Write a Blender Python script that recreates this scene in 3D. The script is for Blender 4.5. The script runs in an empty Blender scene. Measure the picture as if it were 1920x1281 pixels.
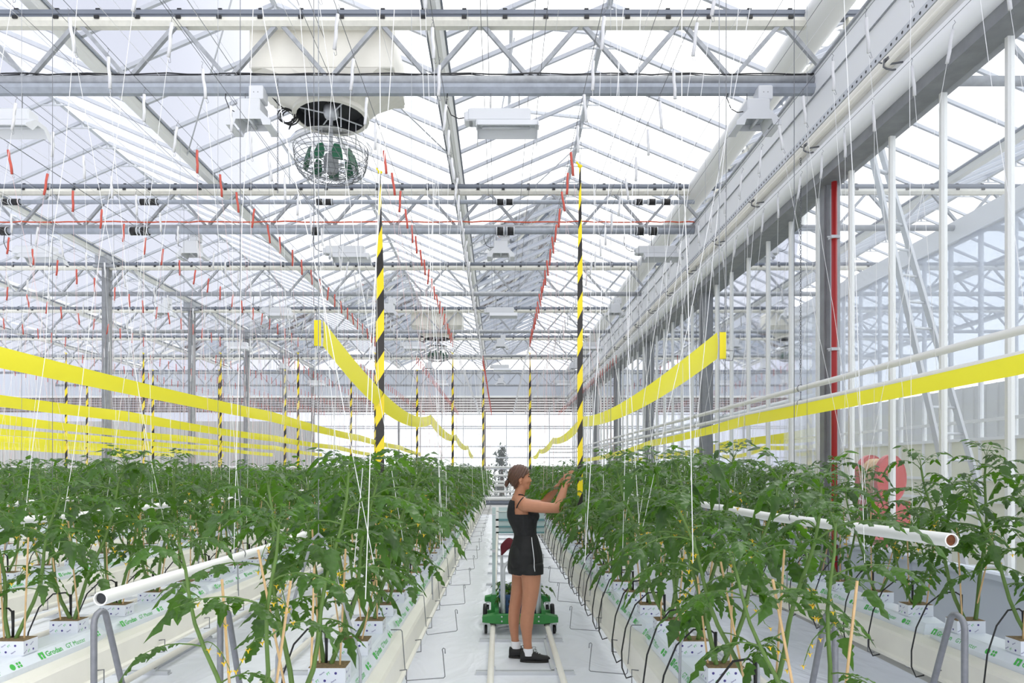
import bpy, bmesh, math, random
from mathutils import Vector, Matrix, Quaternion
PI = math.pi
col = bpy.context.scene.collection
scene = bpy.context.scene

# ---------------------------------------------------------------- helpers
def lin(c):
    c = c / 255.0
    return c / 12.92 if c <= 0.04045 else ((c + 0.055) / 1.055) ** 2.4
def RGB(r, g, b): return (lin(r), lin(g), lin(b), 1.0)

class MB:
    """collects geometry in world (or local) coordinates, then links ONE mesh object"""
    def __init__(s): s.v = []; s.f = []; s.m = []; s.cm = 0
    def add(s, vs, fs):
        o = len(s.v); s.v.extend([tuple(v) for v in vs])
        for f in fs: s.f.append(tuple(i + o for i in f)); s.m.append(s.cm)
    def box(s, c, d, M=None):
        x, y, z = d[0] / 2, d[1] / 2, d[2] / 2
        vs = [Vector(p) for p in ((-x,-y,-z),(x,-y,-z),(x,y,-z),(-x,y,-z),(-x,-y,z),(x,-y,z),(x,y,z),(-x,y,z))]
        if M is not None: vs = [M @ v for v in vs]
        c = Vector(c); vs = [v + c for v in vs]
        s.add(vs, [(3,2,1,0),(4,5,6,7),(0,1,5,4),(1,2,6,5),(2,3,7,6),(3,0,4,7)])
    def bbox(s, x0, x1, y0, y1, z0, z1): s.box(((x0+x1)/2,(y0+y1)/2,(z0+z1)/2),(x1-x0,y1-y0,z1-z0))
    def bevbox(s, c, d, b, M=None):
        """box with chamfered vertical and horizontal edges"""
        x, y, z = d[0]/2, d[1]/2, d[2]/2
        rings = []
        for (zz, k) in ((-z, b), (-z + b, 0), (z - b, 0), (z, b)):
            X, Y = x - k, y - k
            r = [(-X+b,-Y),(X-b,-Y),(X,-Y+b),(X,Y-b),(X-b,Y),(-X+b,Y),(-X,Y-b),(-X,-Y+b)]
            rings.append([Vector((p[0], p[1], zz)) for p in r])
        vs = [v for r in rings for v in r]
        if M is not None: vs = [M @ v for v in vs]
        c = Vector(c); vs = [v + c for v in vs]
        fs = [tuple(range(7, -1, -1)), tuple(range(24, 32))]
        for k in range(3):
            for i in range(8):
                j = (i + 1) % 8
                fs.append((k*8+i, k*8+j, k*8+8+j, k*8+8+i))
        s.add(vs, fs)
    def tube(s, pts, r, n=6, cap=True, closed=False, flat=None):
        pts = [Vector(p) for p in pts]
        N = len(pts)
        rr = r if isinstance(r, (list, tuple)) else [r] * N
        ts = []
        for i in range(N):
            if closed: t = pts[(i+1) % N] - pts[i-1]
            elif i == 0: t = pts[1] - pts[0]
            elif i == N - 1: t = pts[-1] - pts[-2]
            else: t = (pts[i+1] - pts[i]).normalized() + (pts[i] - pts[i-1]).normalized()
            if t.length < 1e-9: t = Vector((0,0,1))
            ts.append(t.normalized())
        up = Vector((0,0,1)) if abs(ts[0].z) < 0.9 else Vector((1,0,0))
        u = ts[0].cross(up).normalized()
        vs = []
        for i in range(N):
            if i:
                q = ts[i-1].rotation_difference(ts[i]); u = (q @ u)
                u = (u - ts[i] * u.dot(ts[i])).normalized()
            w = ts[i].cross(u)
            for k in range(n):
                a = 2 * PI * k / n
                vs.append(pts[i] + (u * math.cos(a) + w * math.sin(a)) * rr[i])
        fs = []
        M = N if closed else N - 1
        for i in range(M):
            i2 = (i + 1) % N
            for k in range(n):
                k2 = (k + 1) % n
                fs.append((i*n+k, i*n+k2, i2*n+k2, i2*n+k))
        if cap and not closed:
            fs.append(tuple(range(n-1, -1, -1))); fs.append(tuple((N-1)*n + k for k in range(n)))
        s.add(vs, fs)
    def bar(s, a, b, w, h=None):
        """rectangular bar from a to b (w across, h up)"""
        a = Vector(a); b = Vector(b); h = h or w
        t = (b - a).normalized()
        up = Vector((0,0,1)) if abs(t.z) < 0.95 else Vector((0,1,0))
        u = t.cross(up).normalized(); v = u.cross(t)
        vs = []
        for p in (a, b):
            for (i, j) in ((-1,-1),(1,-1),(1,1),(-1,1)):
                vs.append(p + u * (w/2*i) + v * (h/2*j))
        s.add(vs, [(3,2,1,0),(4,5,6,7),(0,1,5,4),(1,2,6,5),(2,3,7,6),(3,0,4,7)])
    def lathe(s, prof, c=(0,0,0), n=24, M=None, a0=0.0, a1=2*PI):
        """prof: list of (r, z)"""
        c = Vector(c); full = abs(a1 - a0 - 2*PI) < 1e-6
        cols = n if full else n + 1
        vs = []
        for (r, z) in prof:
            for k in range(cols):
                a = a0 + (a1 - a0) * k / n
                v = Vector((r*math.cos(a), r*math.sin(a), z))
                if M is not None: v = M @ v
                vs.append(v + c)
        fs = []
        for i in range(len(prof) - 1):
            for k in range(n):
                k2 = (k + 1) % cols
                fs.append((i*cols+k, i*cols+k2, (i+1)*cols+k2, (i+1)*cols+k))
        s.add(vs, fs)
    def disc(s, c, r, n=24, M=None):
        c = Vector(c); vs = []
        for k in range(n):
            v = Vector((r*math.cos(2*PI*k/n), r*math.sin(2*PI*k/n), 0))
            if M is not None: v = M @ v
            vs.append(v + c)
        s.add(vs, [tuple(range(n))])
    def ell(s, c, r, n=12, m=8, M=None):
        c = Vector(c)
        if not isinstance(r, (tuple, list)): r = (r, r, r)
        vs = []; fs = []
        for i in range(m + 1):
            p = PI * i / m
            for k in range(n):
                a = 2*PI*k/n
                v = Vector((r[0]*math.sin(p)*math.cos(a), r[1]*math.sin(p)*math.sin(a), r[2]*math.cos(p)))
                if M is not None: v = M @ v
                vs.append(v + c)
        for i in range(m):
            for k in range(n):
                k2 = (k+1) % n
                fs.append((i*n+k, (i+1)*n+k, (i+1)*n+k2, i*n+k2))
        s.add(vs, fs)
    def prism(s, poly, y0, y1, dz=0.0):
        """poly (x, z) points extruded from y0 to y1 (dz: drop at the far end)"""
        n = len(poly)
        vs = [(p[0], y0, p[1]) for p in poly] + [(p[0], y1, p[1] + dz) for p in poly]
        fs = [tuple(range(n)), tuple(range(2*n-1, n-1, -1))]
        for i in range(n):
            j = (i+1) % n
            fs.append((i, i+n, j+n, j))
        s.add(vs, fs)
    def xprism(s, poly, x0, x1):
        """poly (y, z) extruded along x"""
        n = len(poly)
        vs = [(x0, p[0], p[1]) for p in poly] + [(x1, p[0], p[1]) for p in poly]
        fs = [tuple(range(n-1,-1,-1)), tuple(range(n, 2*n))]
        for i in range(n):
            j = (i+1) % n
            fs.append((i, j, j+n, i+n))
        s.add(vs, fs)
    def mesh(s, name, mats, smooth=False, off=(0,0,0)):
        me = bpy.data.meshes.new(name)
        if off != (0,0,0): vv = [(a-off[0], b-off[1], c-off[2]) for (a,b,c) in s.v]
        else: vv = s.v
        me.from_pydata(vv, [], s.f)
        if not isinstance(mats, (list, tuple)): mats = [mats]
        for m in mats: me.materials.append(m)
        if len(mats) > 1: me.polygons.foreach_set('material_index', s.m)
        if smooth: me.polygons.foreach_set('use_smooth', [True]*len(me.polygons))
        me.validate(); me.update()
        return me
    def build(s, name, mats, parent=None, smooth=False, loc=None):
        """vertices are WORLD coordinates; the object is placed under parent"""
        o = bpy.data.objects.new(name, None)
        if parent is not None: off = wloc(parent)
        else: off = loc if loc is not None else (0,0,0)
        me = s.mesh(name, mats, smooth, tuple(off))
        bpy.data.objects.remove(o)
        o = bpy.data.objects.new(name, me); col.objects.link(o)
        if parent is not None: o.parent = parent
        elif loc is not None: o.location = loc
        return o

def wloc(o):
    x = y = z = 0.0
    while o is not None:
        x += o.location[0]; y += o.location[1]; z += o.location[2]; o = o.parent
    return (x, y, z)

def tag(o, label=None, cat=None, group=None, kind=None):
    if label: o['label'] = label
    if cat: o['category'] = cat
    if group: o['group'] = group
    if kind: o['kind'] = kind
    return o
def thing(name, label, cat, loc=(0,0,0), group=None):
    o = bpy.data.objects.new(name, None); o.empty_display_size = 0.1
    o.location = loc; col.objects.link(o)
    return tag(o, label, cat, group)
def inst(name, me, parent=None, loc=(0,0,0), rot=None):
    o = bpy.data.objects.new(name, me); col.objects.link(o)
    if parent is not None: o.parent = parent
    o.location = loc
    if rot: o.rotation_euler = rot
    return o
def kids(o): return [c for c in bpy.data.objects if c.parent == o]
def copy_tree(o, ch, loc, label=None, group=None, rotz=0):
    """copy of a thing; ch = list of (child, [grandchildren])"""
    r = o.copy(); col.objects.link(r); r.location = loc; r.rotation_euler = (0,0,rotz)
    if label: r['label'] = label
    if group: r['group'] = group
    for c, gs in ch:
        d = c.copy(); col.objects.link(d); d.parent = r
        for g in gs:
            e = g.copy(); col.objects.link(e); e.parent = d
    return r
def tree(o): return [(c, kids(c)) for c in kids(o)]

WORDS = ['zeroth','first','second','third','fourth','fifth','sixth','seventh','eighth','ninth','tenth','eleventh','twelfth']
def nth(n):
    if n < len(WORDS): return WORDS[n]
    s = 'th' if 10 <= n % 100 <= 20 else {1:'st',2:'nd',3:'rd'}.get(n % 10, 'th')
    return '%d%s' % (n, s)

# ---------------------------------------------------------------- camera model (for reading positions off the photograph)
F = 1300.0; VX = 938.0; VY = 878.0; CH = 1.68
def P(px, py, Y): return Vector(((px - VX) * Y / F, Y, CH + (VY - py) * Y / F))

# ---------------------------------------------------------------- materials
def mat(name, c, rough=0.5, metal=0.0, **k):
    m = bpy.data.materials.new(name); m.use_nodes = True
    nt = m.node_tree; b = nt.nodes['Principled BSDF']
    b.inputs['Base Color'].default_value = c
    b.inputs['Roughness'].default_value = rough
    b.inputs['Metallic'].default_value = metal
    if 'spec' in k: b.inputs['Specular IOR Level'].default_value = k['spec']
    if 'noise' in k:            # (scale, amount): tone variation of the material itself
        sc, am = k['noise']
        tc = nt.nodes.new('ShaderNodeTexCoord'); nz = nt.nodes.new('ShaderNodeTexNoise')
        nz.inputs['Scale'].default_value = sc; nz.inputs['Detail'].default_value = 4
        nt.links.new(tc.outputs['Object'], nz.inputs['Vector'])
        mr = nt.nodes.new('ShaderNodeMapRange')
        mr.inputs['From Min'].default_value = 0.3; mr.inputs['From Max'].default_value = 0.7
        mr.inputs['To Min'].default_value = 1 - am; mr.inputs['To Max'].default_value = 1 + am
        nt.links.new(nz.outputs['Fac'], mr.inputs['Value'])
        mx = nt.nodes.new('ShaderNodeMix'); mx.data_type = 'RGBA'; mx.blend_type = 'MULTIPLY'
        mx.inputs['Factor'].default_value = 1.0
        mx.inputs[6].default_value = c
        nt.links.new(mr.outputs['Result'], mx.inputs[7])
        nt.links.new(mx.outputs[2], b.inputs['Base Color'])
    if 'bump' in k:
        sc, st = k['bump']
        tc = nt.nodes.new('ShaderNodeTexCoord'); nz = nt.nodes.new('ShaderNodeTexNoise')
        nz.inputs['Scale'].default_value = sc; nz.inputs['Detail'].default_value = 3
        nt.links.new(tc.outputs['Object'], nz.inputs['Vector'])
        bp = nt.nodes.new('ShaderNodeBump'); bp.inputs['Strength'].default_value = st
        bp.inputs['Distance'].default_value = k.get('bdist', 0.02)
        nt.links.new(nz.outputs['Fac'], bp.inputs['Height'])
        nt.links.new(bp.outputs['Normal'], b.inputs['Normal'])
    if 'trans' in k:            # thin translucency
        t = nt.nodes.new('ShaderNodeBsdfTranslucent'); t.inputs['Color'].default_value = k.get('tcol', c)
        ms = nt.nodes.new('ShaderNodeMixShader'); ms.inputs[0].default_value = k['trans']
        out = nt.nodes['Material Output']
        nt.links.new(b.outputs[0], ms.inputs[1]); nt.links.new(t.outputs[0], ms.inputs[2])
        nt.links.new(ms.outputs[0], out.inputs['Surface'])
    return m

def glass_mat(name, tint, haze, hazecol, grazing, gloss=0.0):
    """thin pane: clear transmission, a little white haze that grows at grazing angles, mirror gloss"""
    m = bpy.data.materials.new(name); m.use_nodes = True
    nt = m.node_tree; nt.nodes.clear()
    out = nt.nodes.new('ShaderNodeOutputMaterial')
    tr = nt.nodes.new('ShaderNodeBsdfTransparent'); tr.inputs['Color'].default_value = tint
    tl = nt.nodes.new('ShaderNodeBsdfTranslucent'); tl.inputs['Color'].default_value = hazecol
    gl = nt.nodes.new('ShaderNodeBsdfGlossy'); gl.inputs['Roughness'].default_value = 0.03
    gl.inputs['Color'].default_value = (0.9, 0.92, 0.95, 1)
    df = nt.nodes.new('ShaderNodeBsdfDiffuse'); df.inputs['Color'].default_value = hazecol
    hz = nt.nodes.new('ShaderNodeMixShader'); hz.inputs[0].default_value = 0.35
    nt.links.new(tl.outputs[0], hz.inputs[1]); nt.links.new(df.outputs[0], hz.inputs[2])
    lw = nt.nodes.new('ShaderNodeLayerWeight'); lw.inputs['Blend'].default_value = 0.5
    mr = nt.nodes.new('ShaderNodeMapRange')
    mr.inputs['From Min'].default_value = 0.0; mr.inputs['From Max'].default_value = 1.0
    mr.inputs['To Min'].default_value = haze; mr.inputs['To Max'].default_value = grazing
    pw = nt.nodes.new('ShaderNodeMath'); pw.operation = 'POWER'; pw.inputs[1].default_value = 2.5
    nt.links.new(lw.outputs['Facing'], pw.inputs[0])
    nt.links.new(pw.outputs[0], mr.inputs['Value'])
    m1 = nt.nodes.new('ShaderNodeMixShader')
    nt.links.new(mr.outputs['Result'], m1.inputs[0]); nt.links.new(tr.outputs[0], m1.inputs[1]); nt.links.new(hz.outputs[0], m1.inputs[2])
    fr = nt.nodes.new('ShaderNodeFresnel'); fr.inputs['IOR'].default_value = 1.0 + gloss
    m2 = nt.nodes.new('ShaderNodeMixShader')
    nt.links.new(fr.outputs[0], m2.inputs[0]); nt.links.new(m1.outputs[0], m2.inputs[1]); nt.links.new(gl.outputs[0], m2.inputs[2])
    nt.links.new(m2.outputs[0], out.inputs['Surface'])
    return m

M = {}
M['galv'] = mat('galvanised_steel', RGB(162,165,170), 0.5, 0.15, noise=(14, 0.14))
M['galvl'] = mat('light_aluminium', RGB(208,211,216), 0.45, 0.12)
M['alu'] = mat('aluminium_bar', RGB(200,203,211), 0.5, 0.08)
M['colsteel'] = mat('column_steel', RGB(140,142,145), 0.5, 0.12, noise=(9, 0.10))
M['screen'] = mat('folded_screen_cloth', RGB(222,220,210), 0.8, noise=(20, .05))
M['greyscreen'] = mat('grey_screen_cloth', RGB(158,164,174), 0.7, noise=(12, .10))
M['darkrail'] = mat('dark_profile', RGB(124,130,141), 0.5, 0.15)
M['white'] = mat('white_paint', RGB(236,236,233), 0.42)
M['whitem'] = mat('white_enamel', RGB(238,239,240), 0.38)
M['lamp'] = mat('grey_lamp_enamel', RGB(212,214,218), 0.4)
M['cream'] = mat('cream_gutter', RGB(234,231,221), 0.38, noise=(6, .03))
M['film'] = mat('white_slab_film', RGB(226,232,240), 0.32, bump=(30, .25), bdist=.006)
M['print_green'] = mat('green_print', RGB(70,185,75), 0.5)
M['print_purple'] = mat('purple_print', RGB(66,56,130), 0.5)
M['wool'] = mat('brown_rockwool', RGB(128,108,78), 0.95, noise=(90, .35))
M['wrap'] = mat('block_wrap', RGB(222,226,234), 0.35)
M['wire'] = mat('steel_wire', RGB(120,122,126), 0.4, 0.6)
M['dkgalv'] = mat('dull_grey_steel', RGB(132,134,140), 0.45, 0.3, noise=(30,.1))
M['string'] = mat('white_twine', RGB(236,236,236), 0.7)
M['pinkstring'] = mat('pink_twine', RGB(226,196,196), 0.7)
M['bobw'] = mat('white_bobbin', RGB(216,216,218), 0.5)
M['bobr'] = mat('red_bobbin', RGB(196,84,70), 0.5)
M['ribbon'] = mat('yellow_ribbon', RGB(255,240,50), 0.28, trans=0.55, tcol=RGB(255,248,80), bump=(7, .3), bdist=.01)
M['black'] = mat('black_rubber', RGB(22,22,24), 0.5)
M['blackp'] = mat('black_plastic', RGB(30,31,34), 0.4)
M['cane'] = mat('bamboo_cane', RGB(206,172,124), 0.6, noise=(30, .12))
M['orange'] = mat('orange_cable', RGB(205,78,40), 0.5)
M['redpaint'] = mat('red_paint', RGB(172,38,38), 0.4)
M['reelred'] = mat('red_reel_paint', RGB(190,40,36), 0.45)
M['fascia'] = mat('pale_fascia', RGB(240,241,242), 0.5)
M['panelgrey'] = mat('grey_panel', RGB(196,202,212), 0.5)
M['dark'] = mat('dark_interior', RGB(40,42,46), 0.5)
M['greenvane'] = mat('green_vane', RGB(28,94,66), 0.5)
M['ribbed'] = mat('ribbed_panel', RGB(196,197,196), 0.6)
M['band'] = mat('brown_grey_slats', RGB(126,118,116), 0.6, noise=(3, .18))
M['concrete'] = mat('concrete', RGB(178,177,172), 0.8, noise=(3, .08))
M['yellowwall'] = mat('cream_screen', RGB(228,226,200), 0.7, noise=(2, .05))
M['roofglass'] = glass_mat('roof_glass', (0.93,0.945,0.95,1), 0.06, (0.98,0.98,0.98,1), 0.5, 0.05)
M['wallglass'] = glass_mat('wall_glass', (0.90,0.93,0.95,1), 0.10, (0.80,0.82,0.87,1), 0.5, 0.08)
M['clear'] = glass_mat('clear_plastic', (0.92,0.92,0.91,1), 0.06, (0.95,0.95,0.93,1), 0.6, 0.2)

def floor_mat():
    m = mat('white_ground_film', RGB(243,246,254), 0.24)
    nt = m.node_tree; b = nt.nodes['Principled BSDF']
    tc = nt.nodes.new('ShaderNodeTexCoord')
    mp = nt.nodes.new('ShaderNodeMapping'); mp.inputs['Scale'].default_value = (1.0, 0.45, 1)
    nt.links.new(tc.outputs['Object'], mp.inputs['Vector'])
    n1 = nt.nodes.new('ShaderNodeTexNoise'); n1.inputs['Scale'].default_value = 2.6; n1.inputs['Detail'].default_value = 2.5; n1.inputs['Distortion'].default_value = 1.2
    n2 = nt.nodes.new('ShaderNodeTexNoise'); n2.inputs['Scale'].default_value = 1.6; n2.inputs['Detail'].default_value = 2
    nt.links.new(mp.outputs[0], n1.inputs['Vector']); nt.links.new(mp.outputs[0], n2.inputs['Vector'])
    # ridged folds
    sb = nt.nodes.new('ShaderNodeMath'); sb.operation = 'SUBTRACT'; sb.inputs[1].default_value = 0.5
    ab = nt.nodes.new('ShaderNodeMath'); ab.operation = 'ABSOLUTE'
    nt.links.new(n1.outputs['Fac'], sb.inputs[0]); nt.links.new(sb.outputs[0], ab.inputs[0])
    ad = nt.nodes.new('ShaderNodeMath'); ad.operation = 'MULTIPLY_ADD'; ad.inputs[1].default_value = -1.0
    nt.links.new(ab.outputs[0], ad.inputs[0]); nt.links.new(n2.outputs['Fac'], ad.inputs[2])
    bp = nt.nodes.new('ShaderNodeBump'); bp.inputs['Strength'].default_value = 0.42; bp.inputs['Distance'].default_value = 0.06
    nt.links.new(ad.outputs[0], bp.inputs['Height']); nt.links.new(bp.outputs['Normal'], b.inputs['Normal'])
    return m
M['floor'] = floor_mat()

def stripe_mat():
    m = mat('hazard_tape', RGB(240,214,10), 0.4)
    nt = m.node_tree; b = nt.nodes['Principled BSDF']
    at = nt.nodes.new('ShaderNodeUVMap'); at.uv_map = 'stripe'
    sx = nt.nodes.new('ShaderNodeSeparateXYZ'); nt.links.new(at.outputs['UV'], sx.inputs[0])
    a = nt.nodes.new('ShaderNodeMath'); a.operation = 'ADD'
    nt.links.new(sx.outputs['X'], a.inputs[0]); nt.links.new(sx.outputs['Y'], a.inputs[1])
    fr = nt.nodes.new('ShaderNodeMath'); fr.operation = 'FRACT'; nt.links.new(a.outputs[0], fr.inputs[0])
    gt = nt.nodes.new('ShaderNodeMath'); gt.operation = 'GREATER_THAN'; gt.inputs[1].default_value = 0.5
    nt.links.new(fr.outputs[0], gt.inputs[0])
    mx = nt.nodes.new('ShaderNodeMix'); mx.data_type = 'RGBA'
    mx.inputs[6].default_value = RGB(244,218,12); mx.inputs[7].default_value = RGB(34,30,28)
    nt.links.new(gt.outputs[0], mx.inputs[0]); nt.links.new(mx.outputs[2], b.inputs['Base Color'])
    return m
M['tape'] = stripe_mat()

def leaf_mat(name, c1, c2, t):
    m = bpy.data.materials.new(name); m.use_nodes = True
    nt = m.node_tree; b = nt.nodes['Principled BSDF']; out = nt.nodes['Material Output']
    b.inputs['Roughness'].default_value = 0.36
    b.inputs['Specular IOR Level'].default_value = 0.5
    tc = nt.nodes.new('ShaderNodeTexCoord'); nz = nt.nodes.new('ShaderNodeTexNoise')
    nz.inputs['Scale'].default_value = 7; nz.inputs['Detail'].default_value = 2
    nt.links.new(tc.outputs['Object'], nz.inputs['Vector'])
    mx = nt.nodes.new('ShaderNodeMix'); mx.data_type = 'RGBA'
    mx.inputs[6].default_value = c1; mx.inputs[7].default_value = c2
    mr = nt.nodes.new('ShaderNodeMapRange'); mr.inputs['From Min'].default_value = 0.35; mr.inputs['From Max'].default_value = 0.65
    nt.links.new(nz.outputs['Fac'], mr.inputs['Value']); nt.links.new(mr.outputs['Result'], mx.inputs[0])
    nt.links.new(mx.outputs[2], b.inputs['Base Color'])
    vz = nt.nodes.new('ShaderNodeTexVoronoi'); vz.inputs['Scale'].default_value = 55
    nt.links.new(tc.outputs['Object'], vz.inputs['Vector'])
    bp = nt.nodes.new('ShaderNodeBump'); bp.inputs['Strength'].default_value = 0.5; bp.inputs['Distance'].default_value = 0.006
    nt.links.new(vz.outputs['Distance'], bp.inputs['Height']); nt.links.new(bp.outputs['Normal'], b.inputs['Normal'])
    tl = nt.nodes.new('ShaderNodeBsdfTranslucent'); tl.inputs['Color'].default_value = t
    ms = nt.nodes.new('ShaderNodeMixShader'); ms.inputs[0].default_value = 0.30
    nt.links.new(b.outputs[0], ms.inputs[1]); nt.links.new(tl.outputs[0], ms.inputs[2])
    nt.links.new(ms.outputs[0], out.inputs['Surface'])
    return m
M['leaf'] = leaf_mat('tomato_leaf', RGB(20,42,17), RGB(54,88,29), RGB(112,172,26))
M['stem'] = mat('green_stem', RGB(88,118,50), 0.5, noise=(20, .12))
M['flower'] = mat('yellow_flower', RGB(240,200,30), 0.5)
# ---------------------------------------------------------------- camera, sky
cam = bpy.data.cameras.new('camera'); camo = bpy.data.objects.new('camera', cam); col.objects.link(camo)
camo.location = (0, 0, CH); camo.rotation_euler = (PI/2, 0, 0)
cam.sensor_width = 36; cam.lens = F / 1920 * 36
cam.shift_x = (960 - VX) / 1920; cam.shift_y = (VY - 640.5) / 1920
cam.clip_start = 0.05; cam.clip_end = 300
scene.camera = camo
scene.view_settings.view_transform = 'Standard'; scene.view_settings.look = 'None'
scene.view_settings.gamma = 1.0; scene.view_settings.exposure = 0.14
scene.view_settings.use_curve_mapping = False
w = bpy.data.worlds.new('sky'); scene.world = w; w.use_nodes = True
nt = w.node_tree; bg = nt.nodes['Background']
tc = nt.nodes.new('ShaderNodeTexCoord'); sx = nt.nodes.new('ShaderNodeSeparateXYZ')
nt.links.new(tc.outputs['Generated'], sx.inputs[0])
mr = nt.nodes.new('ShaderNodeMapRange'); mr.interpolation_type = 'SMOOTHSTEP'
mr.inputs['From Min'].default_value = -0.42; mr.inputs['From Max'].default_value = 0.06
nt.links.new(sx.outputs['X'], mr.inputs['Value'])
mx = nt.nodes.new('ShaderNodeMix'); mx.data_type = 'RGBA'
mx.inputs[6].default_value = (0.43, 0.445, 0.525, 1); mx.inputs[7].default_value = (1.40, 1.40, 1.41, 1)
nt.links.new(mr.outputs['Result'], mx.inputs[0]); nt.links.new(mx.outputs[2], bg.inputs['Color'])
SKY = 1.6
bg.inputs['Strength'].default_value = SKY
sun = bpy.data.lights.new('soft_sun', 'SUN'); sun.energy = 1.2; sun.angle = math.radians(35); sun.color = (1, .98, .94)
suno = bpy.data.objects.new('soft_sun', sun); col.objects.link(suno)
suno.rotation_euler = (math.radians(-28), math.radians(30), 0); suno.location = (6, 10, 12)

# ---------------------------------------------------------------- setting: floors, walls
XW = 3.52; XC = -9.28; YE = 34.4
TY = [7.36 + 4.5*k for k in range(7)]
ROWS = {'2R': 2.5, '1R': 0.9, '1L': -0.7, '2L': -2.3, '3L': -3.9, '4L': -5.5, '5L': -7.1, '6L': -8.7, '7L': -10.3, '8L': -11.9, '9L': -13.5}
ROWTXT = {'2R': 'row beside the glass wall', '1R': 'row right of the aisle', '1L': 'row left of the aisle',
          '2L': 'second row left of the aisle', '3L': 'third row left of the aisle', '4L': 'fourth row left of the aisle',
          '5L': 'fifth row left of the aisle', '6L': 'sixth row left of the aisle', '7L': 'seventh row left of the aisle',
          '8L': 'eighth row left of the aisle', '9L': 'ninth row left of the aisle'}
def gz(Y): return -0.008 * (Y - 3.0)          # the fall of the growing gutters

m = MB(); m.add([(-28,-2,0),(3.35,-2,0),(3.35,25.2,0),(-28,25.2,0)], [(0,1,2,3)])
tag(m.build('floor', M['floor']), kind='structure', label='white plastic ground film between the crop rows')
m = MB(); m.add([(-28,25.2,-.004),(3.35,25.2,-.004),(3.35,70,-.004),(-28,70,-.004)], [(0,1,2,3)])
m.add([(3.35,-2,-.004),(30,-2,-.004),(30,70,-.004),(3.35,70,-.004)], [(0,1,2,3)])
tag(m.build('floor', M['concrete']), kind='structure', label='grey concrete path behind the rows and past the glass wall')

# roof: one ceiling object per slope (glass) with its glazing bars
GX = [3.53 + 4.27*k for k in range(-6, 4)]; GZ = 6.73; RZ = 7.64; Y0 = -2.0
for gi in range(len(GX)-1):
    xa, xb = GX[gi], GX[gi+1]; xr = (xa+xb)/2
    for (x0, x1, nm) in ((xa, xr, 'l'), (xb, xr, 'r')):
        g = MB(); g.add([(x0,Y0,GZ),(x1,Y0,RZ),(x1,YE,RZ),(x0,YE,GZ)], [(0,1,2,3)])
        o = tag(g.build('ceiling', M['roofglass']), kind='structure')
        b = MB(); y = TY[0] - 12*.75
        sgn = 1 if x1 > x0 else -1
        while y < YE:
            b.bar((x0, y, GZ-.03), (x1, y, RZ-.03), 0.042, 0.05)
            y += .75
        for t in (.5,):
            pass
        b.build('glazing_bars', M['alu'], o)
    r = MB(); r.box((xr, (Y0+YE)/2, RZ-.02), (.07, YE-Y0, .08))
    y = TY[0] - 6*.75
    while y < YE:                                  # collar brackets under the ridge
        r.bar((xr-.2, y, RZ-.14), (xr+.2, y, RZ-.14), .02)
        r.bar((xr, y, RZ-.14), (xr, y, RZ-.02), .03)
        y += .75
    tag(r.build('ridge_beam', M['galvl'], loc=(xr, 0, RZ)), 'aluminium roof ridge beam with small brackets, %s' % (
        {5:'above the row right of the aisle', 4:'above the second row left of the aisle', 3:'above the fifth row left of the aisle', 6:'above the path past the glass wall'}.get(gi, '%s from the far left edge of the house' % nth(gi+1))),
        'roof beam', 'roof ridge beams')
for gi, x in enumerate(GX):
    r = MB(); ww, hh = .095, .12
    r.prism([(x-ww,GZ+.02),(x-ww,GZ-.05),(x-.055,GZ-hh),(x+.055,GZ-hh),(x+ww,GZ-.05),(x+ww,GZ+.02)], Y0, YE)
    where = {6: 'along the top of the glass wall', 5: 'above the row left of the aisle', 4: 'above the fourth row left of the aisle', 3: 'carried by the left columns'}.get(gi, '%s from the far left edge of the house' % nth(gi+1))
    o = tag(r.build('roof_gutter', M['white'], loc=(x, 0, GZ-hh)), 'white box section roof gutter running lengthwise, ' + where, 'gutter', 'roof valley gutters')
    e = MB()
    for s in (-1, 1): e.box((x+s*.108, (Y0+YE)/2, GZ-.03), (.018, YE-Y0, .035))
    e.build('edge_strip', M['darkrail'], o)
# white round duct under the gutter along the glass wall
d = MB(); pts = [(XW-.12, y, GZ-.27) for y in (Y0, 5, 10, 15, 20, 25, 30, YE-.3)]
d.tube(pts, .19, 20)
tag(d.build('air_duct', M['white'], smooth=False, loc=(XW-.12, Y0, GZ-.27)), 'fat white round duct running under the roof along the top of the glass wall', 'duct')
for p in bpy.data.objects['air_duct'].data.polygons: p.use_smooth = len(p.vertices) == 4

# right glass wall
wr = MB(); wr.add([(XW,Y0,.9),(XW,YE,.9),(XW,YE,5.3),(XW,Y0,5.3)], [(0,1,2,3)])
wall = tag(wr.build('wall_right', M['wallglass']), kind='structure', label='glass side wall with white mullions')
y = 4.79 - 9*.72; k = 0
mm = MB(); mm.box((0,0,0), (.05, .03, 4.2)); mme = mm.mesh('mullion', M['white'])
while y < YE - .2:
    inst('mullion', mme, wall, (XW, y, 3.0))
    y += .72; k += 1
bb = MB(); bb.bbox(XW-.06, XW+.04, Y0, YE, 0, .9)
y = TY[0] - 12*.75
while y < YE - .2: bb.bbox(XW-.085, XW-.06, y-.02, y+.02, 0.0, .9); y += 1.5
bb.bbox(XW-.09, XW+.05, Y0, YE, .9, .94)
tag(bb.build('baseboard_right', M['panelgrey']), kind='structure', label='grey panelled foot of the glass wall')
cm = MB(); cm.box((0,0,2.6), (.13,.13,5.2)); 
for s in (-1, 1): cm.box((s*.075, 0, 2.6), (.02,.10,5.2))
cme = cm.mesh('steel_column', M['colsteel'])
for k, ty in enumerate(TY[:-1]):
    o = inst('steel_column', cme, None, (XW-.02, ty, 0))
    tag(o, 'grey steel column in the glass wall, %s from the front' % nth(k+1) if k else 'grey steel column in the glass wall, nearest one beside the red pipe', 'column', 'columns in the glass wall')
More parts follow.
